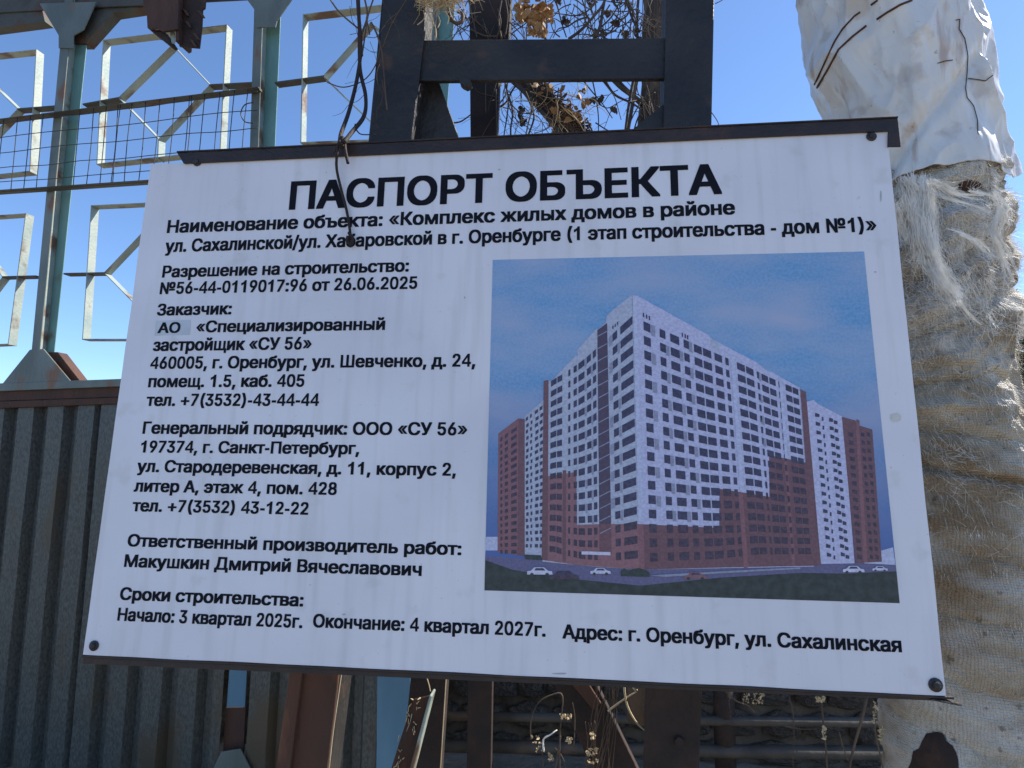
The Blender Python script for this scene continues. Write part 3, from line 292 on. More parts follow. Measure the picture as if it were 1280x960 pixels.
 'з': [0.483,[[[162,-5,320,-5,358,2,405,21,425,38,430,38,458,66,472,92,480,120,478,212,470,233,465,235,458,252,435,273,415,282,440,306,458,341,460,355,458,440,450,463,440,475,438,485,430,489,430,494,398,522,358,541,310,550,178,550,128,541,92,527,90,522,72,515,65,506,60,506,38,482,25,461,15,423,15,372,180,372,180,388,190,407,202,419,235,435,248,435,262,428,282,409,292,390,292,383,280,362,260,346,240,336,208,329,152,329,152,226,232,223,250,219,275,207,282,198,288,198,292,188,300,183,308,162,298,143,278,125,248,111,225,113,200,125,190,136,185,136,185,141,175,151,172,169,5,169,8,96,15,85,15,78,20,75,30,56,62,28,72,26,75,21,95,12]]]],
 'и': [0.578,[[[35,0,198,0,198,5,202,7,202,12,208,14,208,19,212,21,212,26,218,28,218,33,222,35,222,40,228,42,228,47,232,49,232,54,238,56,238,61,242,64,242,68,248,71,248,75,252,78,252,82,258,85,258,89,262,92,262,96,268,99,268,103,272,106,272,111,298,141,300,151,305,153,305,158,310,160,310,165,315,167,315,172,320,174,320,179,325,181,325,186,330,188,330,193,335,195,335,200,340,202,340,207,345,209,345,214,350,216,350,221,355,223,375,256,378,0,542,0,542,546,382,546,372,529,368,527,368,522,362,520,362,515,358,513,345,489,340,487,340,482,335,480,335,475,330,473,330,468,325,466,325,461,320,459,320,454,315,452,315,447,310,445,310,440,305,438,305,433,300,430,300,426,295,423,295,419,290,416,290,412,285,409,285,405,280,402,280,398,275,395,275,390,270,388,270,383,265,381,262,372,258,369,258,365,252,362,252,358,248,355,248,350,242,348,242,343,238,341,238,336,232,334,232,329,228,327,228,322,202,292,202,287,200,546,35,546]]]],
 'й': [0.578,[[[35,0,198,0,198,5,202,7,202,12,208,14,208,19,212,21,212,26,218,28,218,33,222,35,222,40,228,42,228,47,232,49,232,54,238,56,238,61,242,64,242,68,248,71,248,75,252,78,252,82,258,85,258,89,262,92,262,96,268,99,268,103,272,106,272,111,298,141,300,151,305,153,305,158,310,160,310,165,315,167,315,172,320,174,320,179,325,181,325,186,330,188,330,193,335,195,335,200,340,202,340,207,345,209,345,214,350,216,350,221,355,223,375,256,378,0,542,0,542,546,382,546,372,529,368,527,368,522,362,520,362,515,358,513,345,489,340,487,340,482,335,480,335,475,330,473,330,468,325,466,325,461,320,459,320,454,315,452,315,447,310,445,310,440,305,438,305,433,300,430,300,426,295,423,295,419,290,416,290,412,285,409,285,405,280,402,280,398,275,395,275,390,270,388,270,383,265,381,262,372,258,369,258,365,252,362,252,358,248,355,248,350,242,348,242,343,238,341,238,336,232,334,232,329,228,327,228,322,202,292,202,287,200,546,35,546]],[[225,574,352,574,375,579,410,595,440,621,460,654,468,680,468,743,325,743,318,708,290,682,282,684,260,708,252,743,110,743,110,682,115,661,128,635,142,621,142,616,168,595,202,579]]]],
 'к': [0.53,[[[35,0,200,0,200,202,208,198,215,183,225,176,232,162,242,155,250,141,260,134,268,120,278,113,278,108,285,103,285,99,302,82,302,78,320,61,320,56,338,40,338,35,345,31,345,26,355,19,355,14,362,9,368,0,558,0,558,45,548,52,540,66,530,73,530,78,520,85,512,99,502,106,502,111,492,118,492,122,482,129,475,143,465,151,465,155,455,162,448,176,438,183,438,188,428,195,428,200,418,207,410,221,400,228,400,233,390,240,390,245,360,278,362,287,375,296,375,301,412,339,422,355,435,365,435,369,448,379,448,383,460,393,460,398,472,407,472,412,485,421,485,426,498,435,498,440,510,449,510,454,522,463,522,468,555,501,555,546,365,546,362,539,325,501,315,485,302,475,302,470,290,461,290,456,278,447,278,442,265,433,265,428,255,421,255,416,242,407,242,402,230,393,230,388,218,379,218,374,205,365,202,358,200,546,35,546]]]],
 'л': [0.564,[[[-30,0,100,0,128,5,158,16,170,28,175,28,202,61,220,101,238,191,250,428,362,428,362,0,530,0,530,546,88,546,78,285,65,186,48,141,32,127,8,118,-30,118]]]],
 'м': [0.753,[[[45,0,190,0,190,259,218,205,218,198,225,188,225,181,232,172,238,153,245,143,245,136,252,127,252,120,260,111,260,103,268,94,268,87,275,78,275,71,280,66,280,59,288,49,288,42,295,33,295,26,302,16,308,0,445,0,452,24,468,49,472,68,480,78,485,96,500,122,500,129,520,167,520,174,532,195,532,202,552,240,560,263,562,0,710,0,710,546,518,546,505,510,482,466,482,459,475,449,465,419,442,374,442,367,425,334,425,327,418,318,402,275,395,266,378,216,365,242,365,249,360,254,360,261,348,282,348,289,342,294,342,301,330,322,330,329,322,339,318,358,310,367,305,386,298,395,288,426,280,435,275,454,268,463,262,482,255,492,250,510,242,520,235,543,45,546]]]],
 'н': [0.575,[[[35,0,200,0,200,221,375,221,375,0,540,0,540,546,375,546,375,339,200,339,200,546,35,546]]]],
 'о': [0.584,[[[242,-12,370,-9,415,0,458,19,460,24,480,33,492,47,498,47,502,56,520,71,520,75,525,78,525,82,530,85,530,89,535,92,538,101,548,113,548,120,555,129,565,158,575,207,578,292,570,365,555,412,525,463,482,506,478,506,458,522,405,543,368,550,215,550,158,536,112,513,68,473,68,468,60,463,48,440,42,438,20,386,8,313,8,226,20,155,45,99,50,96,52,87,65,75,65,71,78,61,78,56,90,45,95,45,105,33,110,33,115,26,132,19,135,14,178,-2],[290,108,272,113,252,122,248,129,242,129,218,153,218,158,202,174,192,202,188,207,180,235,178,292,192,346,208,374,220,386,220,390,258,421,295,433,335,416,362,393,362,388,380,369,395,339,405,303,408,249,392,195,368,153,328,120]]]],
 'п': [0.575,[[[35,0,200,0,200,428,375,428,375,0,540,0,540,546,35,546]]]],
 'р': [0.597,[[[35,-188,200,-188,200,5,225,-5,270,-12,372,-12,422,-5,462,9,465,14,475,16,495,33,500,33,528,59,528,64,535,68,535,73,550,89,575,143,588,202,590,313,585,358,570,412,550,452,545,454,535,473,528,477,528,482,502,506,498,506,475,525,445,539,395,550,248,550,210,541,200,534,198,546,35,546],[310,108,288,115,272,127,268,127,238,155,212,200,200,252,202,308,212,343,228,374,265,414,308,433,342,421,378,393,378,388,385,383,385,379,390,376,392,367,400,360,420,294,418,235,395,174,390,172,382,155,370,146,370,141,365,141,352,127,348,127,338,118,330,118]]]],
 'с': [0.557,[[[242,-12,372,-9,440,9,452,19,462,21,465,26,470,26,505,54,505,59,518,68,530,92,535,94,550,129,550,179,472,198,388,198,385,183,372,160,342,129,338,129,332,122,312,113,288,108,252,122,218,153,218,158,202,174,192,202,188,207,178,249,178,292,192,346,208,374,220,386,220,390,240,409,245,409,250,416,272,428,295,433,318,426,325,419,335,416,340,409,345,409,375,376,380,360,385,355,385,346,468,346,548,367,548,416,528,459,515,470,515,475,502,485,502,489,495,496,490,496,470,515,405,543,368,550,215,550,158,536,112,513,68,473,68,468,60,463,48,440,42,438,20,386,8,313,8,226,20,155,45,99,50,96,52,87,65,75,65,71,78,61,78,56,90,45,95,45,105,33,110,33,115,26,132,19,135,14,178,-2]]]],
 'т': [0.457,[[[148,0,312,0,312,430,488,430,488,546,-30,546,-30,430,148,430]]]],
 'у': [0.548,[[[72,-193,182,-193,215,-188,262,-167,272,-155,278,-155,278,-151,295,-136,295,-132,305,-122,332,-68,355,-5,365,12,388,75,398,92,420,155,430,172,432,186,442,202,465,266,475,282,498,346,502,350,510,376,528,412,530,426,535,430,542,456,560,492,562,546,388,543,382,522,378,517,372,496,368,492,360,463,355,459,350,438,345,433,340,412,335,407,330,386,325,381,320,360,315,355,310,334,305,329,275,245,265,263,260,285,255,289,250,310,245,315,238,343,232,348,228,369,222,374,218,395,212,400,205,428,200,433,195,454,190,459,160,543,-15,546,-15,499,-10,485,0,468,10,435,20,419,30,386,40,369,42,355,52,339,62,306,72,289,82,256,92,240,102,207,112,191,122,158,128,153,142,108,160,73,162,59,180,24,180,14,165,-26,155,-38,152,-47,132,-66,128,-66,125,-71,45,-73,35,-118,28,-134,28,-183,38,-188]]]],
 'х': [0.533,[[[-10,0,170,0,180,19,185,21,185,26,190,28,190,33,195,35,195,40,200,42,200,47,205,49,205,54,210,56,210,61,215,64,215,68,220,71,220,75,225,78,225,82,230,85,230,89,235,92,235,96,240,99,240,103,265,134,265,139,270,136,270,132,275,129,275,125,280,122,280,118,305,87,308,78,312,75,312,71,318,68,318,64,322,61,322,56,328,54,328,49,332,47,332,42,338,40,338,35,342,33,362,0,542,0,540,49,522,68,512,87,505,92,495,111,488,115,488,120,482,122,472,141,465,146,455,165,448,169,438,188,430,193,430,198,425,200,415,219,408,223,398,242,390,247,380,266,372,270,372,280,385,292,385,296,390,299,390,303,395,306,395,310,400,313,400,318,405,320,425,353,432,358,432,362,438,365,438,369,442,372,442,376,448,379,448,383,452,386,472,419,480,423,480,428,485,430,485,435,490,438,490,442,495,445,515,477,532,496,535,546,358,546,348,529,342,527,342,522,338,520,338,515,332,513,332,508,328,506,328,501,322,499,322,494,318,492,318,487,312,485,312,480,308,477,305,468,300,466,285,440,280,438,280,433,275,430,270,419,265,419,262,428,242,452,240,461,235,463,235,468,230,470,230,475,225,477,218,494,212,496,212,501,208,503,208,508,202,510,202,515,198,517,198,522,192,525,190,534,180,546,0,546,0,501,5,499,5,494,10,492,30,459,38,454,38,449,42,447,62,414,70,409,70,405,75,402,95,369,102,365,102,360,108,358,128,325,135,320,135,315,140,313,140,308,145,306,145,301,150,299,162,278,150,263,150,259,142,254,122,221,115,216,100,191,92,186,72,153,65,148,50,122,42,118,28,92,20,87,0,54,-8,49]]]],
 'ц': [0.584,[[[445,-146,610,-146,610,118,540,118,540,546,375,546,375,118,200,118,200,546,35,546,35,0,445,0]]]],
 'ч': [0.565,[[[365,0,530,0,530,546,365,546,365,289,310,278,278,278,252,287,218,315,208,334,200,365,200,546,35,546,35,308,42,273,62,231,98,195,102,195,120,181,172,162,205,158,365,160]]]],
 'ш': [0.805,[[[45,0,760,0,760,546,615,546,615,118,475,118,475,546,330,546,330,118,190,118,190,546,45,546]]]],
 'щ': [0.819,[[[685,-146,830,-146,830,118,760,118,760,546,615,546,615,118,475,118,475,546,330,546,330,118,190,118,190,546,45,546,45,0,685,0]]]],
 'ъ': [0.631,[[[120,0,455,0,498,7,535,21,538,26,548,28,560,40,565,40,588,61,588,66,602,82,618,118,622,143,622,226,618,252,598,294,562,329,518,353,465,365,285,365,285,546,-30,546,-30,435,120,435],[288,118,285,247,372,247,392,242,428,223,445,205,452,188,452,174,440,153,410,129,372,118]]]],
 'ы': [0.719,[[[45,0,360,0,402,7,452,28,492,61,518,103,525,129,525,143,528,0,675,0,675,546,528,546,528,226,518,266,498,301,468,329,422,353,370,365,190,365,190,546,45,546],[192,118,190,247,298,247,318,242,352,223,375,195,378,176,370,160,350,139,345,139,330,127,298,118]]]],
 'ь': [0.546,[[[35,0,370,0,412,7,450,21,452,26,462,28,475,40,480,40,502,61,502,66,518,82,532,118,538,143,538,226,532,252,512,294,478,329,432,353,380,365,200,365,200,546,35,546],[202,118,200,247,288,247,308,242,342,223,362,200,368,188,365,169,355,153,325,129,288,118]]]],
 'э': [0.557,[[[212,-12,345,-9,388,0,430,19,450,35,455,35,498,78,498,82,502,85,512,106,520,113,520,120,528,129,538,158,548,205,550,296,542,365,528,412,502,456,458,503,452,503,445,513,428,520,425,525,378,543,342,550,190,550,130,536,80,510,50,485,50,480,40,473,28,449,22,447,8,412,8,367,12,365,32,362,40,358,80,348,172,348,175,362,185,381,215,412,220,412,222,416,240,426,268,433,295,423,298,419,308,416,315,407,320,407,342,383,342,379,348,376,360,355,368,332,148,332,148,216,370,216,362,191,345,160,315,129,310,129,300,120,270,108,260,108,225,122,210,136,205,136,200,146,190,153,190,158,185,160,175,176,170,198,85,198,8,179,8,127,15,115,15,108,25,89,30,87,32,78,68,40,72,40,80,31,85,31,102,16,135,2,185,-9]]]],
 'я': [0.542,[[[-18,0,160,0,168,14,172,16,175,26,180,28,182,38,192,47,195,56,200,59,202,68,208,71,210,80,215,82,218,92,235,113,238,122,242,125,245,134,250,136,252,146,262,155,280,188,342,188,342,0,507,0,507,546,168,543,98,527,75,515,72,510,68,510,42,489,42,485,28,470,8,423,5,320,12,289,30,256,58,228,62,228,75,216,90,212,90,205,80,195,70,174,60,165,58,155,52,153,45,136,35,127,25,106,20,103,12,87,8,85,0,68,-18,47],[272,299,230,306,198,322,188,332,175,353,172,362,175,376,185,395,202,412,220,421,260,430,342,433,342,299]]]],
 '№': [1.071,[[[55,0,205,0,205,421,210,419,222,393,228,390,230,381,242,367,248,353,252,350,265,325,270,322,272,313,285,299,290,285,295,282,308,256,312,254,332,216,345,202,350,188,355,186,375,148,380,146,382,136,395,122,400,108,405,106,418,80,422,78,425,68,438,54,442,40,455,26,468,0,615,0,615,715,468,715,468,289,458,301,455,310,450,313,438,339,432,341,420,367,415,369,412,379,408,381,395,407,390,409,378,435,372,438,368,452,362,454,360,463,348,477,342,492,330,506,325,520,312,534,308,548,302,550,300,560,288,574,282,588,270,602,265,616,252,630,248,644,242,647,240,656,228,670,205,713,55,715]],[[645,202,1010,202,1010,313,645,313]],[[770,329,882,329,925,339,930,343,948,348,970,367,975,367,982,374,982,379,992,386,1010,416,1018,438,1022,470,1022,586,1015,626,1002,654,998,656,988,675,968,694,922,717,868,727,782,727,738,720,702,706,700,701,688,696,678,684,672,684,672,680,652,661,640,637,630,602,630,454,640,419,652,395,665,383,665,379,690,358,728,339],[822,442,802,452,792,461,780,482,772,515,772,539,778,565,788,586,795,590,800,600,828,612,848,602,858,593,870,572,878,543,878,510,872,487,860,463,838,445]]]],
}
TEXTS = [
 ('ПАСПОРТ ОБЪЕКТА', 361, 262, 902.5, 35.5, 243.3),
 ('Наименование объекта: «Комплекс жилых домов в районе', 208.5, 291.2, 919, 16.2, 268.5),
 ('ул. Сахалинской/ул. Хабаровской в г. Оренбурге (1 этап строительства - дом №1)»', 206, 315.6, 1096, 16, 289.5),
 ('Разрешение на строительство:', 202.5, 347.2, 510.5, 15),
 ('№56-44-0119017:96 от 26.06.2025', 199.5, 368, 521, 15),
 ('Заказчик:', 196, 394.7, 289, 14.8),
 ('«Специализированный', 245, 415.8, 481, 14.8),
 ('застройщик «СУ 56»', 191, 439, 389, 15.5),
 ('460005, г. Оренбург, ул. Шевченко, д. 24,', 187.5, 461.3, 594, 15.3),
 ('помещ. 1.5, каб. 405', 185, 484.3, 380, 15.3),
 ('тел. +7(3532)-43-44-44', 182.5, 507.6, 398.5, 15.3),
 ('Генеральный подрядчик: ООО «СУ 56»', 178, 542.3, 584, 15.5),
 ('197374, г. Санкт-Петербург,', 175.5, 565.7, 449, 15),
 ('ул. Стародеревенская, д. 11, корпус 2,', 171, 590, 570, 15.3),
 ('литер А, этаж 4, пом. 428', 167, 614.7, 421, 15.3),
 ('тел. +7(3532) 43-12-22', 165, 639.2, 385.5, 15.3),
 ('Ответственный производитель работ:', 159, 683, 577, 15.6),
 ('Макушкин Дмитрий Вячеславович', 155, 708.7, 527.5, 16),
 ('Сроки строительства:', 149.5, 749.8, 379.5, 16),
 ('Начало: 3 квартал 2025г.', 146.5, 775.8, 378.5, 16.5),
 ('Окончание: 4 квартал 2027г.', 391, 784.5, 682, 17, 795.5),
 ('Адрес: г. Оренбург, ул. Сахалинская', 703, 798, 1127.5, 18, 815.5),
]

# ------------------------------------------------------------------ the sign
sign = empty('construction_sign', 'large white information board with black Cyrillic text and a printed tower block picture', 'sign', SIGN_LOC, rot=SIGN_ROT.to_euler())
SI = sign.matrix_basis.inverted() if False else Matrix.LocRotScale(SIGN_LOC, SIGN_ROT.to_euler(), None).inverted()
sign.matrix_basis = Matrix.LocRotScale(SIGN_LOC, SIGN_ROT.to_euler(), None)
def sp(px, py):                              # place on the board, board coordinates
    v = SI @ PS.at(px, py); return v.x, v.y
HW, HH = 1.0, .6646
def local(name, vs, fs, m, parent, mi=None):
    me = bpy.data.meshes.new(name); me.from_pydata(vs, [], fs)
    o = new(name, me, m, parent)
    if mi:
        for p, i in zip(me.polygons, mi): p.material_index = i
    return o
# panel: 4 mm sheet, a little wavy at its edge
nx, ny = 60, 40; vs = []; fs = []
def bow(x, y): return .0022*math.sin(x*3.1+1)*math.sin(y*4+.5)
for k, dz in ((0, 0), (1, -.004)):
    for j in range(ny+1):
        for i in range(nx+1):
            x = -HW+2*HW*i/nx; y = -HH+2*HH*j/ny
            ex = .0016*noise.noise(Vector((x*6, y*6, 3))) if i in (0, nx) or j in (0, ny) else 0
            vs.append((x+ex, y+ex, dz))
N1 = (nx+1)*(ny+1)
for j in range(ny):
    for i in range(nx):
        a = j*(nx+1)+i; fs.append((a, a+1, a+nx+2, a+nx+1)); fs.append((a+N1+nx+1, a+N1+nx+2, a+N1+1, a+N1))
edge = [i for i in range(nx+1)]+[j*(nx+1)+nx for j in range(1, ny+1)]+[ny*(nx+1)+i for i in range(nx-1, -1, -1)]+[j*(nx+1) for j in range(ny-1, 0, -1)]
for a, b in zip(edge, edge[1:]+edge[:1]): fs.append((b, a, a+N1, b+N1))
panel = local('panel', vs, fs, M['panel'], sign)
def lbox(x0, x1, y0, y1, z0, z1):
    m_ = MB(); m_.prism([Vector((x0, y0, z0)), Vector((x1, y0, z0)), Vector((x1, y1, z0)), Vector((x0, y1, z0))], Vector((0, 0, z1-z0))); return m_
def lbuild(m_, name, mt, parent, bevel=0, smooth=False):
    return new(name, m_.mesh(name, None, bevel), mt, parent, smooth)
# top rail (angle): front lip and top flange
def U(px, py): return sp(px, py)
x0 = U(232, 199)[0]; x1 = U(1122, 160)[0]; yt = U(640, 169)[1]; 
m_ = MB(); Z = .007
yt -= .009
prof = [(x0-.024, yt), (x1, yt), (x1, U(1121, 185)[1]), (U(1108, 185)[0]+.001, U(1109, 185)[1]), (U(1108, 163)[0]+.001, HH-.006), (x0, HH-.006)]
m_.prism([Vector((a, b, Z)) for a, b in prof], Vector((0, 0, -.005)))
m_.prism([Vector((x0-.024, yt+.0005, Z+.003)), Vector((x1, yt+.0005, Z+.003)), Vector((x1, yt+.0005, -.05)), Vector((x0-.024, yt+.0005, -.05))], Vector((0, .004, 0)))
lbuild(m_, 'top_rail', M['rail'], sign, bevel=.0008)
# lower rail, side rails behind the panel
m_ = MB()
m_.prism([Vector((-HW-.002, -HH-.001, .002)), Vector((HW+.015, -HH-.001, .002)), Vector((HW+.015, -HH-.006, .002)), Vector((-HW-.002, -HH-.006, .002))], Vector((0, 0, -.045)))
m_.prism([Vector((-HW-.002, -HH-.007, -.004)), Vector((HW-.01, -HH-.007, -.004)), Vector((HW-.01, -HH-.012, -.004)), Vector((-HW-.002, -HH-.022, -.004))], Vector((0, 0, -.035)))
lbuild(m_, 'bottom_rail', M['rail'], sign, bevel=.0008)
for sx in (-1, 1):
    m_ = lbox(*(sorted((sx*(HW-.012), sx*(HW-.05)))), -HH+.004, HH-.006, -.0045, -.035); lbuild(m_, 'side_rail', M['rail'], sign)
m_ = MB(); a = U(1163, 869); m_.prism([Vector((a[0], -HH-.0065, .004)), Vector((HW+.026, -HH-.013, .010)), Vector((HW+.022, -HH-.0165, .012)), Vector((a[0], -HH-.0095, .004))], Vector((0, 0, -.03)))
lbuild(m_, 'bent_rail_tip', M['rail'], sign)
for (px, py, rr) in ((247, 203, .0125), (1089, 171, .0125), (118, 807, .0125), (1169, 856, .0145)):
    x, y = sp(px, py); m_ = MB()
    vs = []; K = 14
    for (r_, z) in ((rr, .0005), (rr, .003), (rr*.62, .0045), (rr*.6, .009), (rr*.35, .011)):
        for k in range(K if r_ != rr*.6 else K):
            t = 2*math.pi*k/K; e = 1 if r_ > rr*.61 else (1 if k % 2 else .93)
            vs.append((x+r_*e*math.cos(t), y+r_*e*math.sin(t), z))
    fs = [(i*K+k, i*K+(k+1) % K, (i+1)*K+(k+1) % K, (i+1)*K+k) for i in range(4) for k in range(K)]+[tuple(4*K+k for k in range(K))]
    m_.add(vs, fs); lbuild(m_, 'screw', M['screw'], sign)
# lettering
def text_line(txt, px, py, pxe, cap, pye=None, m='ink', zo=.0009, weight=1):
    x0, y0 = sp(px, py)
    x1 = sp(pxe, py if pye is None else pye)[0]
    if pye is not None: y0 = (y0+sp(pxe, pye)[1])/2
    hy = abs(sp(px, py-cap)[1]-sp(px, py)[1])/.716
    adv = 0; items = []
    for c in txt:
        if c == ' ': adv += .27; continue
        w_, groups = GL[c]; items.append((adv, groups)); adv += w_
    first = min(v for v in items[0][1][0][0][::2])/1000
    last = items[-1]; lm = last[0]+max(v for gp in last[1] for v in gp[0][::2])/1000
    sx = (x1-x0)/(lm-first); vs = []; fs = []
    for k, (a, groups) in enumerate(items):
        for gp in groups:
            polys = [[Vector((l[i]/1000, l[i+1]/1000, 0)) for i in range(0, len(l), 2)] for l in gp]
            b = len(vs); flat = [p for q in polys for p in q]
            vs += [(x0+(a+p.x-first)*sx, y0+p.y*hy, zo) for p in flat]
            for t in tessellate_polygon(polys):
                A, B, C = (flat[i] for i in t)
                fs.append(tuple(b+i for i in (t if (B-A).cross(C-A).z > 0 else t[::-1])))
    return local('text_line', vs, fs, M[m], sign)
for a in TEXTS: text_line(*a)
# patch with the letters АО
def spoly(name, pts, z, m, parent=None):
    q = [sp(*p) for p in pts]
    t = tessellate_polygon([[Vector((a, b, 0)) for a, b in q]])
    fs = []
    for i in t:
        A, B, C = (Vector((*q[k], 0)) for k in i); fs.append(tuple(i) if (B-A).cross(C-A).z > 0 else tuple(i)[::-1])
    return local(name, [(a, b, z) for a, b in q], fs, m, parent or sign)
tag(spoly('sticker', [(195, 401), (238.5, 400), (237.5, 418.5), (193.5, 419.5)], .0006, M['sticker']), 'grey patch stuck over part of the text, reading АО')
text_line('АО', 197, 416.6, 225, 13.4, m='ink', zo=.0013)
# smudges and specks of dirt on the sheet
for k, (px, py, rx, ry) in enumerate([(1119, 522, 8, 6), (430, 768, 2, 1.2), (1101, 245, 1, 7), (624, 212, 1.5, 1), (581, 372, 1, 1.3), (700, 842, 9, 1.2), (420, 610, 2, 1), (1094, 340, 1.5, 1)]):
    pts = [(px+rx*math.cos(t*.6283)*(.8+.4*random.random()), py+ry*math.sin(t*.6283)*(.8+.4*random.random())) for t in range(10)]
    spoly('smudge', pts, .0005, mat('smudge_tan', (.60, .56, .50), (.66, .63, .58), 60, .6) if k == 0 else M['smudge'])

# printed picture: flat print, each ink area a sheet of its own depth of ink
LEAN = [(600, -.035), (640, -.025), (700, -.005), (780, .02), (805, .028), (870, .055), (920, .075), (1060, .08)]
def interp(T, x):
    if x <= T[0][0]: return T[0][1]+(x-T[0][0])*(T[1][1]-T[0][1])/(T[1][0]-T[0][0])
    for a, b in zip(T, T[1:]):
        if x <= b[0]: return a[1]+(x-a[0])*(b[1]-a[1])/(b[0]-a[0])
    return T[-1][1]+(x-T[-1][0])*(T[-1][1]-T[-2][1])/(T[-1][0]-T[-2][0])
def ln(x, y): return (x+interp(LEAN, x)*(y-450), y)
INKN = list(INKS); pic = MB(); P_V, P_F, P_M = [], [], []
pmats = [M['psky']]+[INKS[k] for k in INKN]
def padd(pts, ik, z, lean=True):
    q = [sp(*(ln(*p) if lean else p)) for p in pts]
    if len(q) == 4: tr = [(0, 1, 2, 3)]
    else: tr = tessellate_polygon([[Vector((a, b, 0)) for a, b in q]])
    b = len(P_V); P_V.extend((x, y, z) for x, y in q)
    for t in tr:
        A, B, C = (Vector((*q[k], 0)) for k in t[:3])
        t = tuple(t) if (B-A).cross(C-A).z > 0 else tuple(t)[::-1]
        P_F.append(tuple(b+i for i in t)); P_M.append(0 if ik == 'psky' else 1+INKN.index(ik))
Z0 = .0006; dz = .0002
padd([(616, 325), (1080, 314.5), (1124.5, 754), (605.5, 738)], 'psky', Z0, False)
padd([(606.5, 695), (640, 697), (800, 712), (900, 706), (1000, 701), (1119, 704), (1124.3, 753.8), (605.6, 737.8)], 'road', Z0+dz, False)
padd([(606.6, 700), (640, 712), (700, 722), (800, 732), (900, 722), (1000, 716), (1060, 717), (1120.4, 714), (1124.3, 753.7), (605.7, 737.7)], 'grass', Z0+2*dz, False)
padd([(606.8, 671), (622, 671), (622, 688), (606.4, 688)], 'far', Z0+dz, False)
padd([(1085, 693), (1116, 684), (1119, 706), (1080, 704)], 'far', Z0+2*dz, False)
# far wings
padd([(623, 542), (648, 523), (656, 524), (656, 695), (622, 690)], 'red', Z0+3*dz, False)
padd([(648, 523), (656, 524), (656, 695), (647, 694)], 'redd', Z0+4*dz, False)
padd([(656, 520), (680, 500), (680, 698), (653, 693)], 'shade', Z0+3*dz, False)
padd([(1005, 503), (1017, 500), (1022, 505), (1053, 521), (1068, 704), (1020, 705)], 'white', Z0+3*dz, False)
padd([(1052, 521), (1070, 526), (1071, 524), (1074, 526), (1074, 532), (1090, 537), (1102, 702), (1069, 704)], 'redd', Z0+4*dz, False)
padd([(1069, 526), (1073, 527), (1084, 703), (1079, 703)], 'red', Z0+5*dz, False)
def winrow(cols, row0, pitch, ks, h, ik, z, hslope=None, lean=True):
    for k in ks:
        for c in cols:
            a, b = c[0], c[1]
            if len(c) > 2 and c[2] is not None and k % 2 != c[2]: continue
            ya = interp(row0, a)+interp(pitch, a)*k; yb = interp(row0, b)+interp(pitch, b)*k
            ha = interp(pitch, a)*h
            padd([(a, ya), (b, yb), (b, yb+ha), (a, ya+ha)], ik, z, lean)
# right face of the block
padd([(792, 369), (799, 370), (889, 420), (889, 422), (899, 428), (901, 429), (945, 453), (951, 458), (958, 464), (963, 465), (995, 484), (997, 484), (997, 708), (793, 712)], 'white', Z0+5*dz)
padd([(996, 486), (1004, 490), (1006, 705), (996, 706)], 'redd', Z0+5*dz)
WR0 = [(805, 401.5), (877, 434), (930, 457), (960, 472), (990, 485)]
WRP = [(805, 18.1), (877, 15.95), (930, 14.2), (960, 13.3), (990, 12.5)]
# red lower part of the right face
padd([(793, 655), (886, 660), (889, 611), (948.5, 621), (952, 569), (1000, 579), (1004, 579), (1004, 707), (900, 709), (793, 712)], 'redd', Z0+6*dz)
padd([(911, 616), (916, 617), (916, 709), (911, 710)], 'red', Z0+7*dz)
padd([(970, 574), (974, 575), (974, 707), (970, 707)], 'red', Z0+7*dz)
padd([(793, 655), (799, 656), (799, 712), (793, 712)], 'red', Z0+7*dz)
colsR = [(805, 813.5), (825, 832), (838, 849), (854.5, 861), (867, 876.5), (878, 888), (892, 901), (905, 909), (919, 928.5), (930, 939), (943, 945.5), (948.5, 956.5), (958, 965.5), (969, 972), (977.5, 985), (986, 993)]
colsR = [(a-interp(LEAN, a)*(430-450), b-interp(LEAN, b)*(430-450)) for a, b in colsR]
def isred(x, k):
    if k > 13: return True
    if x > 889 and k > 10.5: return True
    if x > 949 and k > 7.4: return True
    return False
for k in range(17):
    for i, (a, b) in enumerate(colsR):
        if k == 0 and i in (0,): pass
        rd = isred(a, k)
        winrow([(a, b)], WR0, WRP, [k], .60, 'winr' if rd else 'win', Z0+8*dz)
for a, b, par in ((815, 820, 0), (833, 837, 1), (849.5, 854, 1), (862, 866, 0), (945.5, 949, 0)):
    winrow([(a, b, par)], WR0, WRP, range(0, 8 if a > 940 else 14), .75, 'ac', Z0+8*dz)
for x in (805, 809, 812.5, 853.5, 857, 860):
    y = interp([(805, 391), (860, 419)], x); padd([(x, y), (x+1.7, y+.7), (x+1.7, y+6), (x, y+5.2)], 'win', Z0+8*dz)
for a, b in ((913, 918), (971.5, 975.5)):
    padd([(a, interp(WR0, a)-7), (b, interp(WR0, b)-6), (b, 573 if a > 950 else 615), (a, 573 if a > 950 else 614)], 'far', Z0+9*dz)
padd([(889, 423), (900, 428.5), (900, 440), (889, 434)], 'shade', Z0+7*dz)
padd([(792.5, 369), (798, 371.5), (799.5, 652), (793, 652)], 'far', Z0+7*dz)
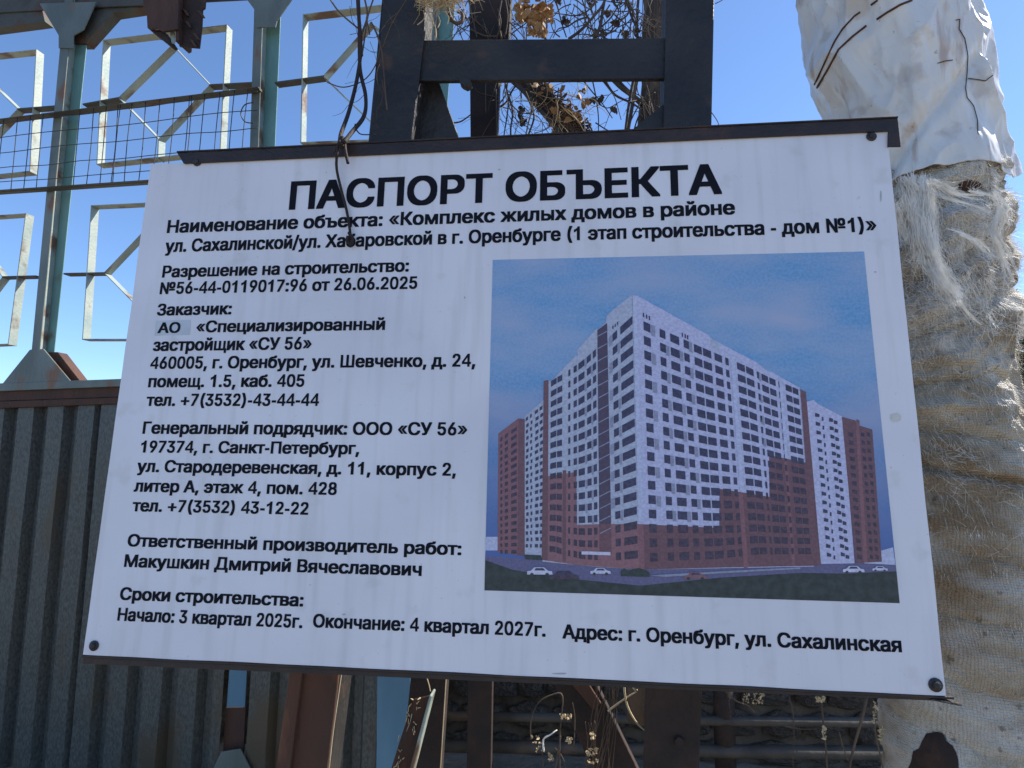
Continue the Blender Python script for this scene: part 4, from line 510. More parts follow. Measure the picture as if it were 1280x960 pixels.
# left face
padd([(680, 476), (685, 474), (689, 477), (720, 444), (722, 446), (722, 437), (746, 411), (748, 412), (758, 403), (759, 395), (768, 387), (792.5, 368), (793, 712), (740, 708), (681, 702)], 'shade', Z0+5*dz)
padd([(680, 476), (685, 475), (686, 595), (720, 590), (720, 584), (721, 655), (793, 655), (793.5, 712), (720, 706), (681, 700)], 'redl', Z0+6*dz)
padd([(680, 476), (686, 475), (687, 700), (680, 700)], 'redd', Z0+7*dz)
padd([(721, 582), (747, 568), (748, 655), (721, 656)], 'shade', Z0+7*dz)
padd([(704, 588), (708, 588), (708, 702), (704, 702)], 'redd', Z0+7*dz)
padd([(747, 413), (759.5, 404), (761, 655), (747, 655)], 'recess', Z0+7*dz)
padd([(747, 655), (761, 655), (761, 692), (747, 690)], 'redd', Z0+7*dz)
WL0 = [(690, 476), (696, 472), (705, 467), (727, 452), (741, 440), (769, 415.5), (778, 407), (792, 395)]
WLP = [(690, 12.9), (696, 13.2), (727, 14.9), (741, 15.7), (769, 17.2), (784, 17.95), (792, 18.3)]
colsL = [(776, 791.5), (766, 772), (741, 745), (733.5, 738.5), (723, 730.5), (717, 721), (710.5, 713), (697, 703), (689, 696)]
for k in range(17):
    for i, (a, b) in enumerate(colsL):
        x = a
        rd = k > 13 or (x < 721 and k > 8.5)
        if x < 721: kk = k
        winrow([(a, b)], WL0, WLP, [k], .56, 'winr' if rd else 'win', Z0+8*dz)
for a, b, par in ((761.5, 765.5, 0), (772.5, 775, 1), (731, 733.3, 0), (738.7, 740.8, 1)):
    winrow([(a, b, par)], WL0, WLP, range(0, 14), .75, 'ac', Z0+8*dz)
for k in range(17):
    y = 413+15.4*k; padd([(747.5, y+7), (760.5, y), (760.5, y+1.2), (747.5, y+8.2)], 'ac', Z0+8*dz)
for x in (766, 769, 772): padd([(x, 408-(x-766)*.8), (x+1.5, 407-(x-766)*.8), (x+1.5, 411-(x-766)*.8), (x, 412-(x-766)*.8)], 'win', Z0+9*dz)
# windows of the far wings
for k in range(21):
    y = 523+7.85*k
    for a, b in ((657.5, 660.5), (663, 665.2), (669, 673), (675, 678.5)):
        if y-(a-657)*.55*(1-k/21) > 515 or a > 668:
            s_ = .75*(1-k/20); o_ = (.4 if k % 2 else -.4)
            padd([(a+o_, y-(a-657)*s_), (b+o_, y-(b-657)*s_), (b+o_, y+4.4-(b-657)*s_), (a+o_, y+4.4-(a-657)*s_)], 'win', Z0+5*dz, False)
for k in range(18):
    y = 548+8.2*k; s_ = .7*(1-k/17)
    for a, b in ((625.5, 628), (631, 635), (639, 646)):
        padd([(a, y-(a-625)*s_), (b, y-(b-625)*s_), (b, y+4.6-(b-625)*s_), (a, y+4.6-(a-625)*s_)], 'winr', Z0+5*dz, False)
for k in range(17):
    sh = 1.0*k*.92
    for a, b, y0, pt in ((1018.5, 1024, 516, 10.9), (1036, 1041, 522, 10.5), (1042, 1046.5, 525, 10.5), (1027, 1029, 521, 10.8)):
        y = y0+pt*k
        if y > 698: continue
        padd([(a+sh, y), (b+sh, y+(b-a)*.35), (b+sh, y+5.6), (a+sh, y+5)], 'win', Z0+6*dz, False)
    for a, b in ((1060, 1066), (1076, 1080), (1083, 1087)):
        y = 540+10.2*k
        if y < 697: padd([(a+sh*.8, y), (b+sh*.8, y+1.5), (b+sh*.8, y+6.5), (a+sh*.8, y+5)], 'winr', Z0+6*dz, False)
# canopy, kerbs, bushes, cars
padd([(727, 689), (763, 690), (763, 694), (727, 693)], 'car', Z0+10*dz, False)
padd([(655, 693), (676, 694), (678, 700), (657, 699)], 'bush', Z0+10*dz, False)
padd([(776, 714), (780, 710), (786, 714), (792, 711), (799, 710), (806, 712), (812, 716), (812, 721), (776, 720)], 'bush', Z0+10*dz, False)
padd([(812, 719), (900, 714), (1000, 709), (1000, 711), (900, 716.5), (830, 721)], 'kerb', Z0+10*dz, False)
def printed_car(x, y, s, ik):
    sh = [(0, 0), (0, -4), (5, -5), (9, -9), (21, -9), (26, -5), (31, -4), (32, 0)]
    padd([(x+a*s, y+b*s) for a, b in sh], ik, Z0+11*dz, False)
    padd([(x+9*s, y-5*s), (x+11*s, y-8*s), (x+20*s, y-8*s), (x+23*s, y-5*s)], 'win', Z0+12*dz, False)
    for cx in (6, 25): padd([(x+(cx+2.4*math.cos(t))*s, y+(2.2*math.sin(t))*s) for t in [i*.7854 for i in range(8)]], 'bush', Z0+12*dz, False)
for a in ((659, 718, 1, 'car'), (687, 724, 1.15, 'winr'), (738, 717, .8, 'car'), (855, 723, .9, 'red'), (1053, 715, .85, 'car'), (1090, 713, .6, 'car')): printed_car(*a)
pp = local('printed_picture', P_V, P_F, pmats, sign, P_M)

# ------------------------------------------------------------------ cord hanging over the sign
W = Vector
def catpts(pts, n=6):
    out = []; P = [pts[0]]+list(pts)+[pts[-1]]
    for i in range(1, len(P)-2):
        a, b, c, d = (Vector(q) for q in P[i-1:i+3])
        for k in range(n):
            t = k/n; out.append(.5*((2*b)+(c-a)*t+(2*a-5*b+4*c-d)*t*t+(3*b-a-3*c+d)*t**3))
    out.append(Vector(pts[-1])); return out
def wires(pl, lines, dflt=.003):
    """lines: list of ([(px,py,depth)...], radius)"""
    mb = MB()
    for pts, r in lines:
        P = catpts([pl.at(p[0], p[1], p[2] if len(p) > 2 else 0) for p in pts])
        mb.tube(P, [r*(1-.45*i/len(P)) for i in range(len(P))] if r < 0 else [abs(r)]*len(P), 6)
    return mb
cord = empty('tied_rope', 'dark cord with a knotted end hanging over the sign title', 'cord', PS.at(424, 178, -.03))
wires(PS, [([(424, 176, -.03), (421, 195, -.03), (421, 212, -.02), (426, 235, -.012), (433, 262, -.010), (437, 285, -.010), (438, 300, -.012)], .0042)]).build('strand', M['twig'] if False else M['rustdark'], cord, smooth=True)
wires(PS, [([(431, 180, -.03), (432, 190, -.035), (435, 204, -.04)], .0045), ([(424, 178, -.03), (418, 190, -.03), (416, 196, -.04)], .002), ([(428, 172, -.03), (427, 184, -.035)], .008)]).build('loose_end', M['rustdark'], cord, smooth=True)
wires(PS, [([(436, 291, -.012), (441, 298, -.016), (439, 305, -.015), (434, 301, -.016), (435, 295, -.018)], .0045), ([(437, 300, -.012), (438, 309, -.013)], .003)]).build('knot', M['rustdark'], cord, smooth=True)
vine = empty('hanging_vine', 'two dark vine stems hanging from above and tied behind the top edge of the sign', 'vine', PS.at(426, 172, .02))
wires(PC, [([(446, -20, -.05), (448, 15, -.05), (451, 60, -.05), (446, 100, -.06), (436, 140, -.10), (426, 168, -.16), (425, 180, -.2)], .006),
           ([(447, -20, -.06), (449, 30, -.05), (450, 85, -.05), (457, 120, -.07), (455, 145, -.1), (440, 165, -.15), (430, 178, -.2)], .006)]).build('stem', M['rustdark'], vine, smooth=True)
wires(PC, [([(410, -5), (424, 15), (447, 35)], .0025), ([(409, 103), (430, 109), (455, 100), (470, 80), (476, 55)], .0018),
           ([(470, -10), (460, 20), (454, 60), (448, 90)], .0025), ([(464, 28), (472, 45), (478, 70), (482, 120), (484, 138)], .003), ([(446, 163, -.1), (452, 168), (470, 168)], .002),
           ([(427, 180, -.2), (440, 168, -.15), (444, 155, -.12)], .0018), ([(458, 22), (462, 43)], .0025), ([(508, 0), (490, 30), (478, 60)], .002), ([(455, -5), (459, 20), (452, 45), (453, 70)], .003)]).build('tendril', M['twig'], vine, smooth=True)

# ------------------------------------------------------------------ steel support behind the sign
sup = empty('steel_pipe_support', 'dark steel trestle with columns and a crossbar standing behind the sign', 'steel frame', PC.at(650, 700) * 1)
sup.location.z = 0
D = .11
def part(pl, px, d0, d1, name, m, parent, bevel=.002):
    b_ = MB(); b_.slab(pl, px, d0, d1); return b_.build(name, m, parent, bevel)
part(PC, [(834, -60), (894, -60), (889, 180), (874, 980), (809, 980), (829, 180)], 0, .012, 'column', M['column'], sup)
for (a, b) in ((-1, 0), (0, 1)):   # flanges of the right column
    x0_, x1_ = ((834, 829, 809), (841, 836, 816)) if a else ((887, 882, 867), (894, 889, 874))
    part(PC, [(x0_[0], -60), (x1_[0], -60), (x1_[1], 180), (x1_[2], 980), (x0_[2], 980), (x0_[1], 180)], .0122, D, 'column_flange', M['column'], sup)
part(PC, [(483, -60), (535, -60), (531, 37), (514, 180), (428, 836), (410, 980), (344, 980), (363, 836), (460, 180), (477, 32)], 0, .012, 'leaning_leg', M['column'], sup)
part(PC, [(483, -60), (490, -60), (467, 180), (370, 836), (351, 980), (344, 980), (363, 836), (460, 180)], .0122, D, 'column_flange', M['column'], sup)
part(PC, [(528, -60), (535, -60), (531, 37), (514, 180), (428, 836), (410, 980), (404, 980), (421, 836), (507, 180), (524, 37)], .0122, D, 'column_flange', M['column'], sup)
part(PC, [(526, 50), (837, 47), (836, 98), (523, 101)], .0126, .03, 'crossbar', M['column'], sup)
part(PC, [(778, 172), (834, 126), (834, 210), (778, 210)], .013, .03, 'gusset', M['column'], sup)
part(PC, [(530, 100), (548, 100), (576, 178), (590, 240), (530, 240), (514, 180)], .08, .15, 'rear_leg', M['column'], sup)
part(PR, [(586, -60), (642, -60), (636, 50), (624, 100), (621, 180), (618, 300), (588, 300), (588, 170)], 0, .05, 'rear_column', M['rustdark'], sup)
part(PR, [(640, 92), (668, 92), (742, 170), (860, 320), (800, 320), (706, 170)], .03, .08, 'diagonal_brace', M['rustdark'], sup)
part(PC, [(362, 838), (424, 838), (407, 980), (342, 980)], -.014, -.002, 'rusty_plate', M['rust'], sup)
part(PC, [(362, 838), (378, 838), (360, 980), (342, 980)], -.03, -.0141, 'rusty_rib', M['rust'], sup)
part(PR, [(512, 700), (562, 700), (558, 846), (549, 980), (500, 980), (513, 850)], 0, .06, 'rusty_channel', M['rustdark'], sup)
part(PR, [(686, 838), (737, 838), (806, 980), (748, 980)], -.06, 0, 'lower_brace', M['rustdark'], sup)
part(PR, [(700, 838), (725, 838), (752, 880), (742, 888)], -.075, -.0602, 'brace_plate', M['rust'], sup)
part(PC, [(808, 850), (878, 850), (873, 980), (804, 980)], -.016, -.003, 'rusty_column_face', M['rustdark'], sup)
b_ = MB(); C_ = PC.at(848, 925, -.017); 
b_.tube([C_, C_-PC.n*.014], [.013, .012], 6); b_.build('bolt', M['rustdark'], sup)
# crumpled bit of iron hanging under the crossbar
tag(part(PC, [(574, 97), (587, 97), (589, 103), (583, 107), (577, 104), (574, 101)], -.004, .03, 'welded_lump', M['column'], sup), None)

# splintered rusty angle bar, sunlight on its edge put in as pale colour
ang = empty('broken_angle_iron', 'broken rusty angle iron with sunlight painted pale on its splintered edge below the sign', 'scrap metal', PC.at(510, 940, .1))
part(PC, [(517, 874), (539, 869), (524, 925), (510, 980), (483, 980), (500, 925)], .10, .106, 'web', M['rust'], ang)
part(PC, [(537, 869), (540, 870), (512, 980), (507, 980)], .045, .0998, 'flange', M['straw'] if False else M['frame'], ang)  # paler than the rusty web: sunlight put into the colour
b_ = MB()
for i in range(26):
    t = random.random(); px = 515-(t*26)+random.uniform(-3, 14); py = 872+t*90
    A = PC.at(px, py, .098); b_.tube([A, A+Vector((random.uniform(-.01, .01), -.012, random.uniform(-.02, .02)))], [.0022, .0006], 4)
tag(b_.build('splinter', M['straw'], ang), kind='stuff')

# ------------------------------------------------------------------ metal fence
fen = empty('metal_fence', 'pale teal metal fence with square ornaments, wire mesh and corrugated sheets below', 'fence', PF.at(90, 900)*1)
fen.location.z = 0
def fpart(px, d0, d1, name, m, parent=fen, bevel=.0015): return part(PF, px, d0, d1, name, m, parent, bevel)
def post(xt, yt_, xb, yb, name='fence_post', y_end=980):
    """z-shaped post; xt,xb: left edge at two heights of the photo"""
    sl = (xb-xt)/(yb-yt_); X = lambda y: xt+sl*(y-yt_)
    y0, y1 = -40, y_end
    e = empty_part(name)
    fpart([(X(y0), y0), (X(y0)+11, y0), (X(y1)+10, y1), (X(y1), y1)], 0, .006, 'front_flange', M['fence'], e)
    fpart([(X(y0)+9.5, y0), (X(y0)+11, y0), (X(y1)+10, y1), (X(y1)+8.5, y1)], .0062, .05, 'web', M['frame'], e)
    fpart([(X(y0)+9.5, y0), (X(y0)+34, y0), (X(y1)+28, y1), (X(y1)+8.5, y1)], .0502, .056, 'back_flange', M['teal'], e)
    return e
def empty_part(name):
    o = bpy.data.objects.new(name, None); COL.objects.link(o); o.parent = fen; o.empty_display_size = .05; return o
post(71, 100, 40, 430, y_end=486); post(316, 60, 291, 860, y_end=480); post(536, 0, 476, 890, y_end=480)
# top beam with gussets
fpart([(-80, -30), (900, -60), (900, -32), (180, 6), (60, 12), (-80, 20)], .02, .03, 'top_beam', M['beamrust'])
fpart([(-80, 18), (52, 9), (56, 27), (-80, 45)], .0302, .09, 'beam_lower_flange', M['beamrust'])
fpart([(49, 4), (120, 2), (104, 37), (92, 44), (91, 60), (73, 60), (73, 44)], -.008, 0.0, 'gusset_plate', M['fence'])
fpart([(96, 6), (182, -8), (180, 10), (141, 16), (107, 54), (92, 54)], .035, .095, 'knee_brace', M['beamrust'])
fpart([(300, -12), (375, -16), (346, 26), (344, 34), (320, 34), (318, 12)], -.008, 0.0, 'gusset_plate', M['fence'])
fpart([(37, 437), (54, 436), (91, 480), (0, 483)], -.008, 0.0, 'gusset_plate', M['fence'])
fpart([(58, 440), (72, 440), (106, 484), (84, 484)], .03, .09, 'knee_brace', M['rust'])
fpart([(255, 985), (276, 940), (300, 936), (325, 985)], -.008, 0, 'gusset_plate', M['fence'])
fpart([(-80, 482), (300, 468), (300, 477), (-80, 492)], -.012, .04, 'top_rail', M['fence'])
fpart([(-80, 492.5), (300, 477.5), (300, 491), (-80, 504)], .004, .05, 'rusty_rail', M['rust'])
fpart([(-80, 504.5), (300, 491.5), (300, 499), (-80, 513)], -.004, .05, 'rusty_rail', M['rust'])
# rails of the mesh
ya = lambda x: 150-.124*x; yb = lambda x: 239-.068*x
for f_, dd in ((ya, 0), (yb, 0)):
    b_ = MB(); b_.strip(PF, (-60, f_(-60)), (322, f_(322)), .013, .03, -.035); b_.strip(PF, (-60, f_(-60)-1.5), (322, f_(322)-1.5), .003, .02, -.055); b_.build('mesh_rail', M['beamrust'], fen)
b_ = MB()
xs = [-12, 5, 22, 38, 54, 100, 117, 133, 147.5, 150.5, 165, 182, 200, 218, 237, 239.5, 256, 275, 293, 310]
for x in xs:
    xl = x-9+random.uniform(-1, 1); A = PF.at(x, ya(x), -.045); B = PF.at(xl, yb(xl), -.045)
    b_.tube(catpts([A, (A+B)/2+Vector((random.uniform(-.004, .004), random.uniform(-.006, .006), 0)), B], 3), .0023, 5)
for f_ in (.05, .25, .46, .68, .88):
    P = []
    for i in range(9):
        x = -30+i*44; P.append(PF.at(x, ya(x)*(1-f_)+yb(x)*f_+random.uniform(-1.2, 1.2), -.050))
    b_.tube(catpts(P, 3), .0023, 5)
b_.tube(catpts([PF.at(317, 128, -.05), PF.at(306, 131, -.05), PF.at(301, 142, -.05), PF.at(306, 152, -.05), PF.at(317, 154, -.05)], 5), .003, 5)
tag(b_.build('wire_mesh', M['wire'], fen, smooth=True), kind='stuff')
# square ornaments: flat bars on edge
def ornament(c, node_l, apex, node_r, bot, up=None, stub=None, dp=.05):
    o = empty_part('square_ornament')
    def st(a, b, nm='bar', w=.0055, m=M['frame'], dd=dp, d0=0):
        b2 = MB(); b2.strip(PF, a, b, w, dd, d0); b2.build(nm, m, o, bevel=.0008)
    for a, b in zip(c, c[1:]+c[:1]): 
        if a and b: st(a, b)
    pts = [q for q in (node_l, apex, node_r, bot)]
    for a, b in zip(pts, pts[1:]+pts[:1]):
        if a and b: st(a, b, 'diamond_bar', w=.0045, dd=.045, d0=.002)
    if up: st(*up, 'stub')
    return o
T = 1
ornament([(129, 50), (283, 31), (275, 188), (121, 205)], (148, 122), (215, 56), (262, 106), (198, 174), up=((198, 174), (197, 198)))
ornament([(114, 257), (260, 250), (262, 424), (103, 424)], (130, 341), (205, 262), (260, 336), (200, 412))
ornament([(379, 18), (545, -2), (538, 172), (376, 178)], (404, 95), (463, 28), (530, 78), (470, 158))
ornament([(-90, 76), (45, 62), (37, 214), (-98, 228)], (-70, 148), (-20, 95), (22, 136), (-30, 190), up=((-20, 95), (-22, 76)))
ornament([(-110, 277), (32, 267), (10, 430), (-126, 436)], (-86, 356), (-40, 290), (3, 346), (-46, 410))
for a, b in (((22, 136), (74, 132)), ((104, 130), (148, 122)), ((262, 106), (318, 103)), ((344, 103), (404, 95)), ((3, 346), (44, 345)), ((80, 342), (130, 341))):
    b_ = MB(); b_.strip(PF, a, b, .008, .045, .001); b_.build('tie_bar', M['beamrust'], fen)
# corrugated sheets
def sheet(px0, px1, ytop0, ytop1, name='corrugated_sheet'):
    A = PF.at(px0, ytop0, .06); B = PF.at(px1, ytop1, .06); Wd = (B-A).length
    d = (B-A); d.z = 0; d.normalize(); n_ = PF.n; zb = .05
    pitch = .190; u = 0; prof = []
    while u < Wd:
        for du, dd in ((0, 0), (.028, -.046), (.128, -.046), (.150, 0)):
            if u+du <= Wd: prof.append((u+du, dd))
        u += pitch
    prof.append((Wd, prof[-1][1]))
    rs = random.Random(int(px0)+500); th = .0012; vs = []; fs = []; zs = 14; n = len(prof)
    for side in (0, 1):
        for k in range(zs+1):
            for (u, dd) in prof:
                zt = A.z+(B.z-A.z)*u/Wd
                z = zt+(zb-zt)*k/zs
                j = .007*noise.noise(Vector((u*4+px0, z*2.2, 1)))+.003*noise.noise(Vector((u*11, z*9, px0)))
                p = Vector((A.x, A.y, 0))+d*u+n_*(dd+j+side*th); p.z = z; vs.append(p)
    m0 = n*(zs+1)
    for k in range(zs):
        for i in range(n-1):
            a = k*n+i; fs.append((a, a+1, a+n+1, a+n)); fs.append((m0+a+n, m0+a+n+1, m0+a+1, m0+a))
    for i in range(n-1): fs.append((i+1, i, m0+i, m0+i+1)); a = zs*n+i; fs.append((a, a+1, m0+a+1, m0+a))
    for k in range(zs):
        fs.append((k*n, (k+1)*n, m0+(k+1)*n, m0+k*n)); a = k*n+n-1; fs.append((a+n, a, m0+a, m0+a+n))
    b2 = MB(); b2.add(vs, fs); return b2.build(name, M['zinc'], fen)
sheet(-110, 136, 506, 495); sheet(131, 309, 495, 489); sheet(334, 490, 489, 483)
# paint-blue post visible in the slot, and the blue post right of it
fpart([(287, 830), (309, 830), (306, 884), (283, 884)], .03, .036, 'blue_plate', M['blue'])
fpart([(282, 884.5), (307, 884.5), (302, 985), (276, 985)], .045, .055, 'brown_board', M['rust'])
fpart([(472, 800), (514, 800), (510, 980), (470, 980)], -.02, .03, 'blue_post', M['blue'])
# ------------------------------------------------------------------ rusty box
bx = empty('rusty_box', 'torn rusty steel box hanging from the fence top above a square ornament', 'metal box', PF.at(215, 20, -.06))
part(PF, [(176, -30), (224, -30), (222, 36), (204, 39), (196, 35), (185, 35), (183, 16), (179, 8)], -.15, -.135, 'side_panel', M['rust'], bx)
part(PF, [(223, -30), (259, -30), (256, 10), (253, 12), (252, 34), (249, 60), (224, 58), (221, 40)], -.105, -.095, 'back_panel', M['rustdark'], bx)
part(PF, [(176, -30), (180, -30), (187, 34), (184, 35), (183, 16), (179, 8)], -.1348, -.03, 'edge_panel', M['rust'], bx)
part(PF, [(219, -30), (224, -30), (223, 50), (219, 52)], -.134, -.03, 'edge_panel', M['rust'], bx)
part(PF, [(187, 37), (203, 37), (215, 55), (211, 56)], -.12, -.07, 'bent_strip', M['rustdark'], bx)
for k, (x, y) in enumerate(((230, 25), (240, 40), (246, 12), (236, 48), (227, 10))):
    part(PF, [(x, y), (x+5, y+2), (x+9, y+9), (x+6, y+9)], -.12, -.1055, 'peeling_flake', M['rust'], bx)
part(PF, [(212, 38), (218, 38), (219, 54), (214, 55)], -.112, -.108, 'pale_flake', M['frame'], bx)
# ------------------------------------------------------------------ wrapped pipe
pipe = empty('insulated_pipe', 'thick insulated riser pipe with torn white jacket above and shaggy wrapped insulation below', 'pipe', (1.1, 1.98, 0))
PP = Pl((0, 1.98, 0), (0, 1, 0))
def rim(px, py): return PP.at(px, py)
# centre line and radius from the silhouette in the plane of its axis
def axis(rows):
    T = []
    for y, a, b in rows:                       # tangent directions of the silhouette give centre and radius
        A, B = ray(a, y), ray(b, y); ta, tb = math.atan2(A.x, A.y), math.atan2(B.x, B.y); tm = (ta+tb)/2
        Dd = 1.98/math.cos(tm); rr = Dd*math.sin((tb-ta)/2); zz = CAMLOC.z+(A.z/math.hypot(A.x, A.y)+B.z/math.hypot(B.x, B.y))/2*(Dd-rr*.5)
        T.append((zz, Dd*math.sin(tm), rr-.004))
    T.sort(); return T
FO = axis([(-60, 990, 1205), (0, 996, 1229), (40, 1001, 1246), (80, 1009, 1256), (110, 1018, 1262), (150, 1026, 1266), (215, 1040, 1275), (240, 1045, 1278)])
BU = axis([(180, 1048, 1266), (230, 1052, 1268), (290, 1060, 1274), (330, 1062, 1264), (370, 1066, 1268), (400, 1070, 1279), (430, 1074, 1272), (480, 1080, 1276), (540, 1084, 1300), (620, 1087, 1330), (720, 1091, 1350), (820, 1094, 1365), (900, 1097, 1375), (1000, 1100, 1385)])
def ip(T, z, k): return interp([(r_[0], r_[k]) for r_ in T], z)
nz3 = lambda x, y, z: noise.noise(Vector((x, y, z)))
def tubewrap(T, z0, z1, na, nz_, fr, name, m, hem=None, closed_top=True):
    vs = []; fs = []
    for j in range(nz_+1):
        for i in range(na):
            a = 2*math.pi*i/na; z = z0+(z1-z0)*j/nz_
            zz = z
            if hem: zz = z+(hem(a))*max(0, 1-j/(nz_*.55))*min(1, max(0, (1.9-abs(a if a < math.pi else a-2*math.pi))/.3))
            c = ip(T, zz, 1); r_ = ip(T, zz, 2)+fr(a, zz, j/nz_)
            vs.append((c+r_*math.sin(a), 1.98-r_*math.cos(a), zz))
    for j in range(nz_):
        for i in range(na): fs.append((j*na+i, j*na+(i+1) % na, (j+1)*na+(i+1) % na, (j+1)*na+i))
    b_ = MB(); b_.add(vs, fs); return b_, vs
zf = rim(1150, 222).z-.0
# foil: hem height as seen; a = 0 faces the camera, positive to the right
def f_foil(a, z, t):
    x = a if a < math.pi else a-2*math.pi
    k = .020*nz3(math.cos(a)*1.4+5, math.sin(a)*1.4, z*1.5)
    f = nz3(math.sin(a)*1.6+z*1.9, math.cos(a)*1.6, z*3.1+a*.0)
    k += .024*(1-abs(f)*2.6)*.8
    f2 = nz3(math.sin(a)*3.4-z*3.2, math.cos(a)*3.4+4, z*5.5)
    k += .008*(1-abs(f2)*3.2)
    f3 = nz3(math.sin(a)*9+z*6, math.cos(a)*9, z*13)
    k += .0018*(1-abs(f3)*3)
    k += .012*max(0, 1-t*9)                       # flare at the hem
    k -= .020*math.exp(-((z-2.62-.55*x*.45-.1)/.03)**2)*(1 if -1.3 < x < .6 else 0)   # pulled in by the binding wire
    return k-.030
HEMPX = [(1045, 236), (1115, 222), (1160, 209), (1220, 200), (1258, 205), (1272, 218), (1280, 230)]
def hem(a):                                    # height of the cut lower edge round the pipe
    x = a if a < math.pi else a-2*math.pi
    if abs(x) > 1.75: return .0
    z = zf
    for _ in range(4):
        c = ip(FO, z, 1); r_ = ip(FO, z, 2); X = c+r_*math.sin(x); Y = 1.98-r_*math.cos(x)
        q = CM.transposed() @ (Vector((X, Y, z))-CAMLOC); px = 640-FPX*q.x/q.z; py = interp(HEMPX, px); rv = ray(px, py); z = CAMLOC.z+rv.z/math.hypot(rv.x, rv.y)*math.hypot(X, Y)
    return (z-zf)+.004*nz3(math.sin(a)*5, math.cos(a)*5, 2)
b_, vs_ = tubewrap(FO, zf, 3.35, 420, 340, f_foil, 'foil', None, hem)
fo = b_.build('foil_jacket', M['foil'], pipe, smooth=True)
sm = fo.modifiers.new('thick', 'SOLIDIFY'); sm.thickness = .0035; sm.offset = -1
def f_bur(a, z, t):
    x = a if a < math.pi else a-2*math.pi
    up = max(0, min(1, (z-1.72)/.3))
    zz = z+.05*math.sin(x*1.1+.6)*(1-up)-x*.10*up+.035*nz3(x*1.3, z*2, 0)    # turns sag below, rise to the right above
    k = .016*nz3(math.cos(a)*1.3+2, math.sin(a)*1.3, z*1.3)
    zw = zz+.02*nz3(x*2, zz*3, 8); band = (zw/.17) % 1
    fo_ = max(.22, min(1, (z-1.50)/.25))
    k += (.042*(min(band, 1-band)*2)**.4-.030)*max(.35, fo_)
    k += .030*(1-math.exp(-((z+.045*x-1.56)/.012)**2))-.030   # one deep crease                       # deep crease where turns overlap
    q = nz3(x*1.2+4, zz*7, zz*2); k += fo_*(.016*(.5-abs(q)*3) if abs(q) < .3 else -.006)
    q = nz3(x*2.2+z, 9, zz*19); k += fo_*.009*(.5-abs(q)*3)
    q = nz3(x*5+z*4, 5, zz*42); k += fo_*.0035*(.5-abs(q)*3)
    k += .0016*nz3(x*22, z*40, 5)
    k -= .045*max(0, min(1, (z-zf+(.10 if x > .8 else .04))/.06))
    k += up*(.018*nz3(math.sin(a)*5, math.cos(a)*5, z*9)+.009*nz3(x*11, 2, z*24))
    return k
b_, vb_ = tubewrap(BU, .2, zf+.10, 460, 800, f_bur, 'burlap', None)
bu = b_.build('burlap_wrap', M['burlap'], pipe, smooth=True)
# loose fibres: fine ribbons lying on the wrap
def fibre_obj(name, m, n, zr, length, lift, wd, seed, arange=(-1.9, 1.9), dirf=None, dens=None, parent=pipe):
    rnd = random.Random(seed); vs = []; fs = []
    for q in range(n):
        for _ in range(6):
            a = rnd.uniform(*arange); z = rnd.uniform(*zr)
            if dens is None or rnd.random() < dens(a, z): break
        c = ip(BU, z, 1); r_ = ip(BU, z, 2)+f_bur(a % (2*math.pi), z, 0)
        t_ = dirf(a, z, rnd) if dirf else rnd.choice([rnd.gauss(-.3, .35), rnd.gauss(2.7, .5), rnd.gauss(-1.3, .5)])+1.5*nz3(a*3, z*5, 2)
        L_ = length*rnd.uniform(.4, 1.3); st = 5; aa = a; z_ = z; h = 0; pts = []
        lf = lift*rnd.random()**2
        curl = rnd.gauss(0, .16)
        for k in range(st):
            rr = ip(BU, z_, 2)+f_bur(aa % (2*math.pi), z_, 0)+.002+lf*(k/st)**1.3
            pts.append(Vector((ip(BU, z_, 1)+rr*math.sin(aa), 1.98-rr*math.cos(aa), z_)))
            aa += math.cos(t_)*L_/st/.3; z_ += math.sin(t_)*L_/st; t_ += curl
        for k, p in enumerate(pts):
            t = (pts[min(k+1, st-1)]-pts[max(k-1, 0)]).normalized(); s_ = t.cross(Vector((math.sin(aa), -math.cos(aa), 0))).normalized()*wd*(1-k/st*.8)
            vs += [p-s_, p+s_]
        b = len(vs)-2*st
        fs += [(b+2*k, b+2*k+1, b+2*k+3, b+2*k+2) for k in range(st-1)]
    b_ = MB(); b_.add(vs, fs); return tag(b_.build(name, m, parent), kind='stuff')
zt = rim(1200, 230).z; zm = rim(1200, 400).z; zl = rim(1200, 600).z
fibre_obj('loose_fibre', M['fibre'], 8500, (zm-.10, zt+.02), .075, .05, .00055, 1, dens=lambda a, z: max(0, .35+.9*nz3(a*2.2, z*6, 1)+(.4 if a > .9 else 0)))
fibre_obj('loose_fibre', M['fibre2'], 3600, (zl-.55, zm), .045, .015, .0004, 2, dens=lambda a, z: max(0, .15+1.3*nz3(a*1.6, z*4, 4)))
fibre_obj('loose_fibre', M['fibre'], 2600, (zl-.2, zm+.02), .05, .02, .0004, 3, dens=lambda a, z: max(0, .1+1.4*nz3(a*1.6, z*4, 9)+(.5 if a > .9 else 0)))
zp = rim(1170, 905).z
fibre_obj('loose_fibre', M['fibre2'], 900, (zp-.16, zp+.01), .035, .03, .0005, 33, arange=(-.75, .3), dirf=lambda a, z, r: r.gauss(-1.5, .5))
for i_, yy in enumerate((488, 560, 652, 700, 760)):   # frayed edges of single turns
    zc = rim(1200, yy).z
    fibre_obj('loose_fibre', M['fibre'], 130, (zc-.02, zc+.02), .020, .012, .00045, 40+i_, arange=(-1.2, 1.7), dirf=lambda a, z, r: r.gauss(-1.45, .3), dens=lambda a, z: max(0, .4+1.6*nz3(a*3, z*30, 3)))
